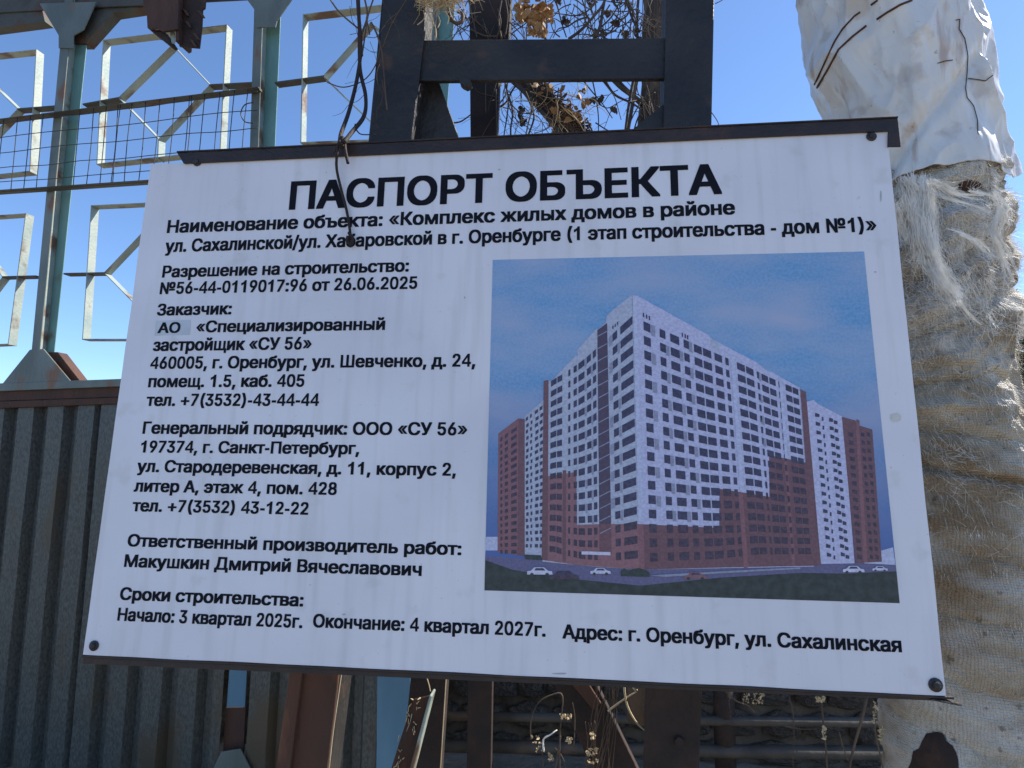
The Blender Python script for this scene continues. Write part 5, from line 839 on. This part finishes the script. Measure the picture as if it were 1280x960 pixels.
# hanging tuft of glass wool
def strand_bundle(name, path, n, spread, wd, seed, m, parent, fray=1.):
    rnd = random.Random(seed); P = catpts(path, 5); vs = []; fs = []; K = len(P)
    for q in range(n):
        s0 = rnd.random()**1.2*.6; s1 = min(1, s0+rnd.uniform(.25, .6)); a = rnd.uniform(0, 6.28); r0 = spread*math.sqrt(rnd.random())
        ph = rnd.uniform(0, 6.28); st = 9; pts = []
        for k in range(st):
            t = (s0+(s1-s0)*k/(st-1))*(K-1); i = min(int(t), K-2); p = P[i].lerp(P[i+1], t-i)
            rr = r0*(1.15-.75*t/K)*(1+fray*.5*math.sin(ph+k*.8))
            pts.append(p+Vector((math.cos(a+k*.15)*rr, -abs(math.sin(a))*rr*.7, math.sin(a+k*.1)*rr*.6)))
        if rnd.random() < .35:
            wx, wz, wy = rnd.gauss(0, .022), rnd.gauss(-.004, .018), rnd.uniform(-.012, .004)
            for k in range(st): e_ = (k/st)**2; pts[k] += Vector((wx*e_, wy*e_, wz*e_))+Vector((rnd.gauss(0, .0009), 0, rnd.gauss(0, .0009)))
        for k, p in enumerate(pts):
            t = (pts[min(k+1, st-1)]-pts[max(k-1, 0)]).normalized(); s_ = t.cross(Vector((rnd.uniform(-.4, .4), -1, 0))).normalized()*wd*(1-.6*k/st)
            vs += [p-s_, p+s_]
        b = len(vs)-2*st; fs += [(b+2*k, b+2*k+1, b+2*k+3, b+2*k+2) for k in range(st-1)]
    b_ = MB(); b_.add(vs, fs); return tag(b_.build(name, m, parent), kind='stuff')
PW = Pl((0, 1.665, 0), (0, 1, 0))
rt = random.Random(21)
def tuft(path, bundles, n, jit, spread, wd):
    for q in range(bundles):
        k0 = rt.choice([0, 0, 0, 1, 2, 3]); k0 = min(k0, len(path)-3); k1 = rt.randint(k0+3, len(path)); ox, oy = rt.gauss(0, jit), rt.gauss(0, jit*.5)
        pp_ = [PW.at(x+ox*(1-.5*i/len(path))+rt.gauss(0, 2.2), y+oy+rt.gauss(0, 2.5), rt.uniform(-.02, .012)) for i, (x, y) in enumerate(path)][k0:k1]
        yield pp_, n, spread, wd
def tufts(path, bundles, n, jit, spread, wd, seed):
    for i, (pp_, n_, s_, w_) in enumerate(tuft(path, bundles, n, jit, spread, wd)): strand_bundle('wool_tuft', pp_, n_, s_, w_, seed+i, M['fibre'], pipe, 1.6)
tufts([(1146, 222), (1149, 250), (1154, 290), (1164, 325), (1180, 352), (1198, 375), (1214, 393)], 18, 130, 11, .011, .0005, 50)
tufts([(1128, 226), (1134, 245), (1140, 275), (1146, 305), (1143, 330)], 9, 110, 7, .010, .0005, 90)
tufts([(1168, 226), (1185, 232), (1206, 242), (1232, 250), (1254, 262)], 6, 60, 9, .006, .0005, 120)
tufts([(1236, 240), (1250, 262), (1240, 290), (1252, 320), (1262, 345)], 5, 60, 10, .006, .0005, 140)
tufts([(1195, 290), (1215, 300), (1238, 318), (1256, 330)], 3, 40, 8, .005, .0005, 160)
fibre_obj('loose_fibre', M['fibre'], 1500, (zl-.1, zt), .085, .085, .00045, 12, arange=(1.0, 1.9))
def bur_at(px, py, e=.003):
    r = ray(px, py); t = 1.3
    for _ in range(120):
        p = CAMLOC+r*t; dx = p.x-ip(BU, p.z, 1); d = math.hypot(dx, p.y-1.98); a = math.atan2(dx, -(p.y-1.98))
        g = d-(ip(BU, p.z, 2)+f_bur(a % (2*math.pi), p.z, .5))
        if g < e: break
        t += max(g*.5, .0008)
    return p
def patch(cx, cy, rx, ry, name, m, seed):
    rnd = random.Random(seed); vs = [bur_at(cx, cy, .009)]; K = 30
    for ring in (.4, .75, 1):
        for k in range(K):
            a = 2*math.pi*k/K; j = 1+(.16*nz3(k*.55, seed, 0)+.07*rnd.uniform(-1, 1) if ring == 1 else 0); vs.append(bur_at(cx+rx*ring*j*math.cos(a), cy+ry*ring*j*math.sin(a), .008 if ring < 1 else .004))
    fs = [(0, 1+k, 1+(k+1) % K) for k in range(K)]+[(1+q*K+k, 1+(q+1)*K+k, 1+(q+1)*K+(k+1) % K, 1+q*K+(k+1) % K) for q in range(2) for k in range(K)]
    b2 = MB(); b2.add(vs, fs); b2.build(name, m, pipe, smooth=True)
patch(1213, 233, 15, 8, 'exposed_metal', M['rust'], 3)
patch(1168, 975, 32, 58, 'exposed_metal', M['rustdark'], 4)
# binding wires on the jacket
def foilpt(a, z, e=.004):
    r_ = ip(FO, z, 2)+f_foil(a % (2*math.pi), z, .5)+e
    return Vector((ip(FO, z, 1)+r_*math.sin(a), 1.98-r_*math.cos(a), z))
def foil_at(px, py):
    r = ray(px, py); t = 1.3
    for _ in range(90):
        p = CAMLOC+r*t; dx = p.x-ip(FO, p.z, 1); d = math.hypot(dx, p.y-1.98); a = math.atan2(dx, -(p.y-1.98))
        g = d-(ip(FO, p.z, 2)+f_foil(a % (2*math.pi), p.z, .5))
        if g < .003: break
        t += max(g*.5, .001)
    return CAMLOC+r*t
def wl(lst, name, rad, m):
    for L_ in lst:
        b_ = MB(); P = []
        for a, b in zip(L_, L_[1:]):
            for k in range(4): P.append(foil_at(a[0]+(b[0]-a[0])*k/4, a[1]+(b[1]-a[1])*k/4))
        P.append(foil_at(*L_[-1])); b_.tube(P, rad, 5)
        b_.build(name, m, pipe, smooth=True)
wl([[(1018, 106), (1030, 80), (1043, 52), (1053, 36), (1068, 20), (1075, 15)]], 'binding_wire', .0028, M['rust'])
wl([[(1021, 110), (1035, 86), (1048, 62), (1065, 46), (1083, 32)], [(1096, 24), (1108, 16), (1125, 6), (1140, 0)], [(1089, 6), (1097, 0)]], 'binding_wire', .0032, M['rust'])
wl([[(1195, 25), (1200, 24), (1199, 36), (1206, 48), (1208, 58), (1210, 70), (1209, 90), (1207, 110), (1209, 122), (1217, 132), (1222, 150), (1223, 182)]], 'torn_seam', .0013, M['bark'])
wl([[(1210, 98), (1220, 99), (1232, 101), (1241, 94)], [(1172, 79), (1182, 76), (1191, 75)]], 'torn_seam', .0012, M['rustdark'])

# ------------------------------------------------------------------ dead trees, vines, nest
def wob(pl, pts, d=0, amp=.006):
    return catpts([pl.at(p[0], p[1], d)+Vector((random.uniform(-amp, amp), random.uniform(-amp, amp)*2, random.uniform(-amp, amp))) for p in pts], 4)
t1 = empty('dead_tree', 'dead tree trunk with dry bark and bare twigs against the dark right column', 'tree', PT.at(818, 900)*1); t1.location.z = 0
b_ = MB(); P = wob(PT, [(822, -60), (820, 0), (818, 60), (816, 120), (812, 180), (806, 500), (800, 900)], .15, .004)
b_.tube(P, [.052+.006*nz3(i*.7, 1, 2) for i in range(len(P))], 14); b_.build('trunk', M['bark'], t1, smooth=True)
b_ = MB()
for L_, r_ in (([(802, 130), (790, 120), (775, 108), (762, 96)], .009), ([(800, 125), (780, 108), (770, 96)], .006), ([(798, 90), (795, 110), (790, 135), (783, 175)], .008), ([(800, 40), (790, 20), (780, -10)], .005),
               ([(800, 100), (798, 60), (796, 20), (799, -20)], .006), ([(797, 0), (796, 30), (793, 44), (801, 48)], .004), ([(800, 145), (796, 150), (790, 170)], .003)):
    b_.tube(wob(PT, L_, .12, .003), r_, 7)
b_.build('branch', M['bark'], t1, smooth=True)
b_ = MB()
for i in range(34):
    y = random.uniform(-20, 170); x = random.uniform(800, 832); L_ = [(x, y), (x+random.uniform(-4, 4), y+random.uniform(10, 25)), (x+random.uniform(-8, 5), y+random.uniform(30, 55))]
    b_.tube(wob(PT, L_, .05, .006), random.uniform(.0012, .003), 4)
tag(b_.build('dry_stem', M['twig'], t1), kind='stuff')

vn = empty('dry_vine_tangle', 'tangle of bare dry vine stems, seed pods and leaves above the sign between the columns', 'vine', PT.at(690, 900)*1); vn.location.z = 0
def twigs(lines, name, m, pl=PT, d=0.0, parent=vn, n=5):
    for L_, r_ in lines:                       # every stem a part of its own
        b2 = MB(); P = wob(pl, L_, d, .004); b2.tube(P, [r_*(1-.4*i/len(P)) for i in range(len(P))], n)
        b2.build(name, m, parent, smooth=True)
twigs([([(710, 47), (725, 36), (740, 22), (752, 8), (760, -10)], .007), ([(742, 52), (750, 35), (755, 10), (757, -10)], .008), ([(750, 36), (765, 20), (775, 0)], .004),
       ([(690, -5), (696, 10), (702, 30), (708, 48)], .004), ([(728, -5), (733, 15), (735, 30), (730, 48)], .003), ([(782, -8), (790, 12), (796, 28)], .005), ([(722, -10), (723, 48)], .0015),
       ([(752, 36), (770, 40), (785, 44)], .002), ([(755, 100), (770, 118), (790, 128), (800, 135)], .006), ([(750, 100), (762, 112), (768, 125), (775, 150)], .0025),
       ([(728, 100), (740, 116), (752, 130), (765, 146)], .003), ([(740, 100), (745, 125), (749, 150), (748, 172)], .003), ([(792, 95), (786, 130), (780, 175)], .007), ([(799, 130), (790, 150), (783, 172)], .003),
       ([(745, 152), (760, 162), (775, 170)], .003), ([(640, 102), (655, 118), (664, 132), (667, 150), (660, 172)], .006), ([(666, 128), (663, 150), (656, 172)], .004), ([(622, 135), (632, 128), (642, 112), (650, 102)], .005),
       ([(636, 120), (640, 140), (638, 160), (640, 174)], .005), ([(632, 104), (636, 130), (630, 172)], .004), ([(668, 128), (680, 136), (688, 140)], .002), ([(668, 168), (684, 160), (700, 150)], .002),
       ([(566, 155), (577, 150), (589, 144)], .004), ([(630, 48), (645, 38), (658, 28), (664, 22)], .003), ([(637, 20), (650, 30), (662, 37)], .002), ([(682, 48), (684, 30), (682, 0), (680, -10)], .004),
       ([(700, 48), (692, 38), (688, 25)], .003), ([(570, 0), (585, 25), (592, 48)], .003), ([(574, 20), (577, 48)], .002), ([(562, 8), (576, 30), (590, 48)], .002), ([(715, -5), (710, 10), (707, 22)], .0015),
       ([(889, 140), (896, 150), (900, 162)], .002), ([(893, 5), (900, 1), (908, -4)], .002)], 'stem', M['bark'])
twigs([([(584, -5), (590, 20), (596, 48)], .003), ([(626, 48), (624, 25), (627, 0)], .004), ([(630, 48), (634, 20), (629, -5)], .003), ([(622, 48), (626, 30), (622, 10)], .003), ([(588, 35), (605, 42), (622, 46)], .003),
       ([(621, 110), (622, 140), (622, 175)], .003), ([(634, 104), (632, 120), (624, 132)], .003), ([(603, 170), (610, 155), (618, 145)], .002), ([(606, 104), (606, 120), (608, 140)], .002)], 'pale_stem', M['twig'], PC, .33)
def random_twigs(regions, count, d, pl, m, rad=(.0010, .0026), seed=77):
    rn = random.Random(seed); b2 = MB()
    for q in range(count):
        x0_, y0_, x1_, y1_ = rn.choice(regions); x = rn.uniform(x0_, x1_); y = rn.uniform(y0_-10, y1_); an = rn.choice([rn.gauss(1.6, .35), rn.gauss(1.2, .5), rn.gauss(2.2, .6), rn.gauss(.2, .6)]); L_ = []
        for k in range(5): L_.append((x, y)); x += 13*math.cos(an); y += 13*math.sin(an); an += rn.gauss(0, .35)
        P = wob(pl, L_, d+rn.uniform(-.08, .08), .003); r_ = rn.uniform(*rad); b2.tube(P, [r_*(1-.6*i/len(P)) for i in range(len(P))], 4)
        if rn.random() < .45:                    # side twig
            i = len(P)//2; s_ = Vector((rn.gauss(0, .03), rn.gauss(0, .02), rn.gauss(0, .03))); b2.tube([P[i], P[i]+s_, P[i]+s_*1.6+Vector((0, 0, -.01))], [r_*.6, r_*.45, r_*.2], 4)
    tag(b2.build('fine_twig', m, vn, smooth=True), kind='stuff')
random_twigs([(640, 0, 800, 40), (700, 0, 800, 40), (560, 0, 660, 40)], 80, .05, PT, M['bark'], (.0012, .0042))
random_twigs([(620, 102, 700, 160), (740, 105, 800, 160), (620, 100, 660, 165)], 34, .05, PT, M['bark'], seed=5)
random_twigs([(584, -5, 640, 40), (622, 100, 640, 150), (786, 0, 815, 40), (800, 100, 820, 150)], 60, .33, PC, M['twig'], (.0010, .0026), seed=6)
random_twigs([(412, -10, 480, 60), (445, 0, 480, 120)], 14, 0, PC, M['bark'], (.0008, .0018), seed=8)
random_twigs([(655, 100, 725, 150), (680, 105, 735, 160)], 34, .25, PC, M['straw'], (.0008, .0018), seed=9)
# vines wound on the diagonal brace
b_ = MB()
for i in range(70):
    t = random.random(); x = 650+t*80; y = 100+t*72; L_ = []
    for k in range(4): L_.append((x+k*random.uniform(-2, 14)+random.uniform(-10, 10), y-14+k*random.uniform(4, 13)+random.uniform(-6, 6)))
    L_ = [(min(745, a), min(176, b)) for a, b in L_]
    b_.tube(wob(PC, L_, .27, .006), random.uniform(.0012, .0035), 4)
tag(b_.build('wound_stem', M['twig'], vn, smooth=True), kind='stuff')
# leaves: small curled quads
def leaf_clump(name, m, pl, boxes, n, size, d, parent, seed=3, fall=1.5):
    rnd = random.Random(seed); b2 = MB()
    for q in range(n):
        x0, y0, x1, y1 = rnd.choice(boxes); c = pl.at(rnd.uniform(x0, x1), rnd.uniform(y0, y1), d+rnd.uniform(-.05, .05))
        s = size*rnd.uniform(.5, 1.3); e = Euler((rnd.uniform(-1.2, 1.2), rnd.uniform(-1.2, 1.2), rnd.uniform(0, 6.28))).to_matrix()
        cu = rnd.uniform(.15, .6)*s
        g = [(-.5, 0, 0), (-.25, .3, cu), (.1, .33, cu*.8), (.35, .22, cu), (.62, 0, .3*cu), (.35, -.22, cu), (.1, -.3, cu*1.1), (-.25, -.28, cu), (.05, 0, -.2*cu)]
        V = [c+e @ Vector((a*s, b*s, z)) for a, b, z in g]
        b2.add(V, [(8, i, (i+1) % 8) for i in range(8)])
    return tag(b2.build(name, m, parent), kind='stuff')
leaf_clump('dry_leaf', M['dryleaf'], PC, [(645, -10, 675, 25), (662, 10, 690, 30), (661, 20, 680, 46), (648, 10, 658, 28)], 150, .030, .25, vn)
leaf_clump('dry_leaf', M['dryleaf'], PC, [(688, 118, 722, 160), (700, 108, 735, 150), (670, 108, 690, 118)], 38, .024, .24, vn, 4)
leaf_clump('dry_leaf', M['bark'], PT, [(735, -8, 745, 14), (765, -10, 782, 8), (758, 14, 764, 20), (740, 36, 752, 47), (703, 22, 709, 32), (767, 26, 772, 34), (778, 40, 782, 47), (697, -4, 701, 5), (648, 137, 654, 147), (652, 150, 656, 158), (688, 158, 696, 166), (750, 122, 754, 128), (740, 124, 742, 127), (767, 136, 769, 140)], 150, .024, 0, vn, 5)
b_ = MB(); rn = random.Random(31)
for q in range(420):
    c = PC.at(rn.gauss(553, 15), rn.gauss(-5, 7), -.05+rn.gauss(0, .02)); d1 = Vector((rn.gauss(0, 1), rn.gauss(0, .6), rn.gauss(-.15, .6))).normalized()*rn.uniform(.015, .05); d2 = Vector((rn.gauss(0, 1), rn.gauss(0, 1), rn.gauss(0, 1)))*.008
    b_.tube([c-d1, c+d2, c+d1], [.0008, .001, .0004], 3)
nest = tag(b_.build('straw_nest', M['straw'], None), 'pale straw nest caught on top of the steel frame at the left leg', 'nest', kind='stuff')
del nest['kind']
b_ = MB()
for a, b in (((540, 15), (535, 45)), ((545, 18), (548, 36)), ((556, 16), (560, 30)), ((530, 12), (522, 32)), ((536, 18), (546, 48))):
    b_.tube(wob(PC, [a, ((a[0]+b[0])/2+3, (a[1]+b[1])/2), b], -.05, .003), .0016, 4)
b_.build('hanging_straw', M['straw'], nest, smooth=True)
root = empty('curled_root', 'curled brown root hanging under the straw nest', 'root', PC.at(573, 20, -.02))
wires(PC, [([(560, 10, .05), (563, 22, .05), (570, 29, .05), (577, 27, .05), (578, 18, .05), (572, 14, .05)], .006)]).build('root_loop', M['twig'], root, smooth=True)

# ------------------------------------------------------------------ below the sign: weeds, stems, rails and wall behind
wd = empty('dry_weeds', 'dry pale weed stems and seed heads standing below the sign middle', 'weeds', PC.at(700, 980, .1)*1); wd.location.z = 0
twigs([([(700, 990), (698, 930), (702, 905), (703, 870), (690, 868), (672, 880), (664, 900), (665, 925)], .0025), ([(690, 990), (695, 950), (702, 920)], .0025), ([(712, 990), (705, 950), (695, 935)], .002), ([(680, 990), (679, 940)], .002), ([(716, 930), (718, 900), (717, 880)], .002)], 'stem', M['twig'], PC, .2, wd)
twigs([([(680, 940), (681, 925), (688, 918), (695, 915)], .003)], 'pale_stem', M['fibre'], PC, .18, wd)
leaf_clump('seed_head', M['straw'], PC, [(664, 918, 677, 940), (700, 893, 718, 899), (733, 935, 748, 955), (708, 922, 714, 930), (686, 942, 690, 950), (738, 915, 744, 925)], 150, .009, .19, wd, 8)
b_ = MB()
for i in range(22):
    x = random.choice([random.uniform(745, 775), random.uniform(745, 775), random.uniform(735, 748)]); t = 838 if x > 744 else 905
    b_.tube(wob(PC, [(x+random.uniform(-4, 4), t), (x+random.uniform(-5, 5), t+25), (x+random.uniform(-12, 2), t+70), (x-random.uniform(5, 35), 985)], .22, .006), .0013, 4)
tag(b_.build('stalk', M['twig'], wd, smooth=True), kind='stuff')
twigs([([(778, 838), (782, 875), (795, 900), (808, 915)], .0035), ([(760, 890), (780, 875), (795, 862)], .003), ([(790, 858), (795, 863), (797, 865)], .004)], 'thick_stem', M['straw'], PC, .1, wd)
ws = empty('reed_stalks', 'tall pale reed stalks standing below the right part of the sign', 'weeds', PC.at(1060, 980, .15)*1); ws.location.z = 0
twigs([([(1028, 870), (1030, 900), (1033, 940), (1036, 985)], .0032), ([(1086, 872), (1078, 900), (1068, 940), (1058, 985)], .0048), ([(1093, 875), (1096, 910), (1102, 940), (1110, 985)], .0028), ([(905, 862), (918, 874), (932, 882), (945, 890)], .0022), ([(980, 905), (1000, 912), (1020, 908)], .002),
       ([(1046, 915), (1055, 935), (1062, 955)], .002), ([(985, 870), (990, 900), (992, 960)], .0018)], 'stalk', M['twig'], PC, .15, ws)
leaf_clump('seed_head', M['straw'], PC, [(928, 867, 955, 880), (1021, 871, 1031, 878), (1091, 876, 1096, 905), (1028, 908, 1032, 925), (1099, 910, 1104, 930)], 230, .007, .14, ws, 9)
st = empty('twine', 'thin pale twine hanging down over the rusty plate under the sign', 'twine', PC.at(427, 838, -.04))
wires(PC, [([(427.5, 838, -.04), (423, 870, -.04), (416, 920, -.04), (409, 985, -.04)], .0016)]).build('strand', M['straw'], st)
wires(PC, [([(532, 842, .0), (536, 855, .0), (538, 864, .0)], .0016), ([(558, 842, .2), (555, 890, .2), (549, 985, .2)], .0016)]).build('strand', M['straw'], st)

rf = empty('guard_rail', 'grey horizontal pipe rails behind the weeds below the sign', 'railing', PR.at(850, 900, 1.2)*1); rf.location.z = 0
for (ya_, yb_, r_) in ((897, 902, .022), (934, 940, .030)):
    b_ = MB(); PQ = PR.off(1.2); b_.tube([PQ.at(545, ya_-2), PQ.at(700, ya_), PQ.at(900, yb_-1), PQ.at(1200, yb_+2)], r_, 14); b_.build('rail', M['pipe'], rf, smooth=True)
for x in (600, 905):
    b_ = MB(); A = PQ.at(x, 800); B = Vector((A.x, A.y, 0)); b_.tube([A+Vector((0, .03, 0)), B+Vector((0, .03, 0))], .05, 12); b_.build('rail_post', M['rustdark'], rf, smooth=True)
part(PR.off(1.0), [(586, 760), (617, 760), (613, 985), (583, 985)], 0, .06, 'dark_post', M['rustdark'], rf)

# rubble wall behind, stones with joints; core raised and lengthened to shade the ground
wall = empty('rubble_wall', 'brown rubble stone wall behind the rails, raised and lengthened to darken the ground', 'wall', (1.0, PB.p.y+.2, 0))
b_ = MB(); A = PB.at(430, 900); A.z = 0; HWALL = 1.5
dx = PB.x; 
b_.prism([A-dx*4+Vector((0, 0, -.2)), A+dx*6+Vector((0, 0, -.2)), A+dx*6+Vector((0, 0, HWALL)), A-dx*4+Vector((0, 0, HWALL))], PB.n*.4)
b_.build('wall_shading_core', M['wall'], wall)
proto = []
for k in range(8):
    bm = bmesh.new(); bmesh.ops.create_icosphere(bm, subdivisions=1, radius=.5)
    for v in bm.verts: v.co = Vector((max(-.5, min(.5, v.co.x*1.25)), v.co.y*.6, max(-.5, min(.5, v.co.z*1.25))))*(1+.12*random.uniform(-1, 1))
    me = bpy.data.meshes.new('stone'); bm.to_mesh(me); bm.free(); me.materials.append(M['wall']); proto.append(me)
z = 0.02; row = 0
inv = Vector(wall.location)
while z < 1.1:
    h = random.uniform(.11, .17); u = .0 + .1*random.random()
    while u < 3.4:
        l = random.uniform(.14, .30); o = bpy.data.objects.new('stone', random.choice(proto)); COL.objects.link(o); o.parent = wall
        o.location = A+dx*(u+l/2)+Vector((0, 0, z+h/2))-inv-PB.n*.01; o.scale = (l*.95, .16, h*.95); o.rotation_euler = (random.uniform(-.1, .1), random.uniform(-.08, .08), math.atan2(dx.y, dx.x)); u += l
    z += h

# dark evergreen shrub beyond the pipe at the right edge
sh = empty('evergreen_tree', 'dark evergreen tree beyond the wrapped pipe at the right edge', 'tree', (9.6, 12, 0))
b_ = MB(); b_.tube([Vector((9.6, 12, 0)), Vector((9.65, 12, 2)), Vector((9.6, 12, 4.6))], [.16, .12, .03], 10)
for i in range(30):
    z = random.uniform(1, 4.4); a = random.uniform(0, 6.28); L_ = (4.9-z)*.42
    b_.tube([Vector((9.6, 12, z)), Vector((9.6+math.cos(a)*L_, 12+math.sin(a)*L_, z+.35*L_))], [.03, .008], 5)
b_.build('trunk', M['bark'], sh, smooth=True)
b_ = MB(); rnd = random.Random(5)
for q in range(9000):
    z = rnd.uniform(.6, 4.9); R_ = (5.1-z)*.45*(1+.25*nz3(z*2, q*.0, 1)); a = rnd.uniform(0, 6.28); r_ = R_*math.sqrt(rnd.random())
    if nz3(math.cos(a)*r_*1.4, math.sin(a)*r_*1.4, z*1.6) < -.12: continue
    c = Vector((9.6+math.cos(a)*r_, 12+math.sin(a)*r_, z)); e = Euler((rnd.uniform(-1.5, 1.5), rnd.uniform(-1.5, 1.5), rnd.uniform(0, 6.28))).to_matrix(); s = rnd.uniform(.04, .09)
    b_.add([c, c+e @ Vector((s, s*.5, 0)), c+e @ Vector((s*2.2, 0, s*.2)), c+e @ Vector((s, -s*.5, 0))], [(0, 1, 2, 3)])
tag(b_.build('crown', M['leaf'], sh), kind='stuff')
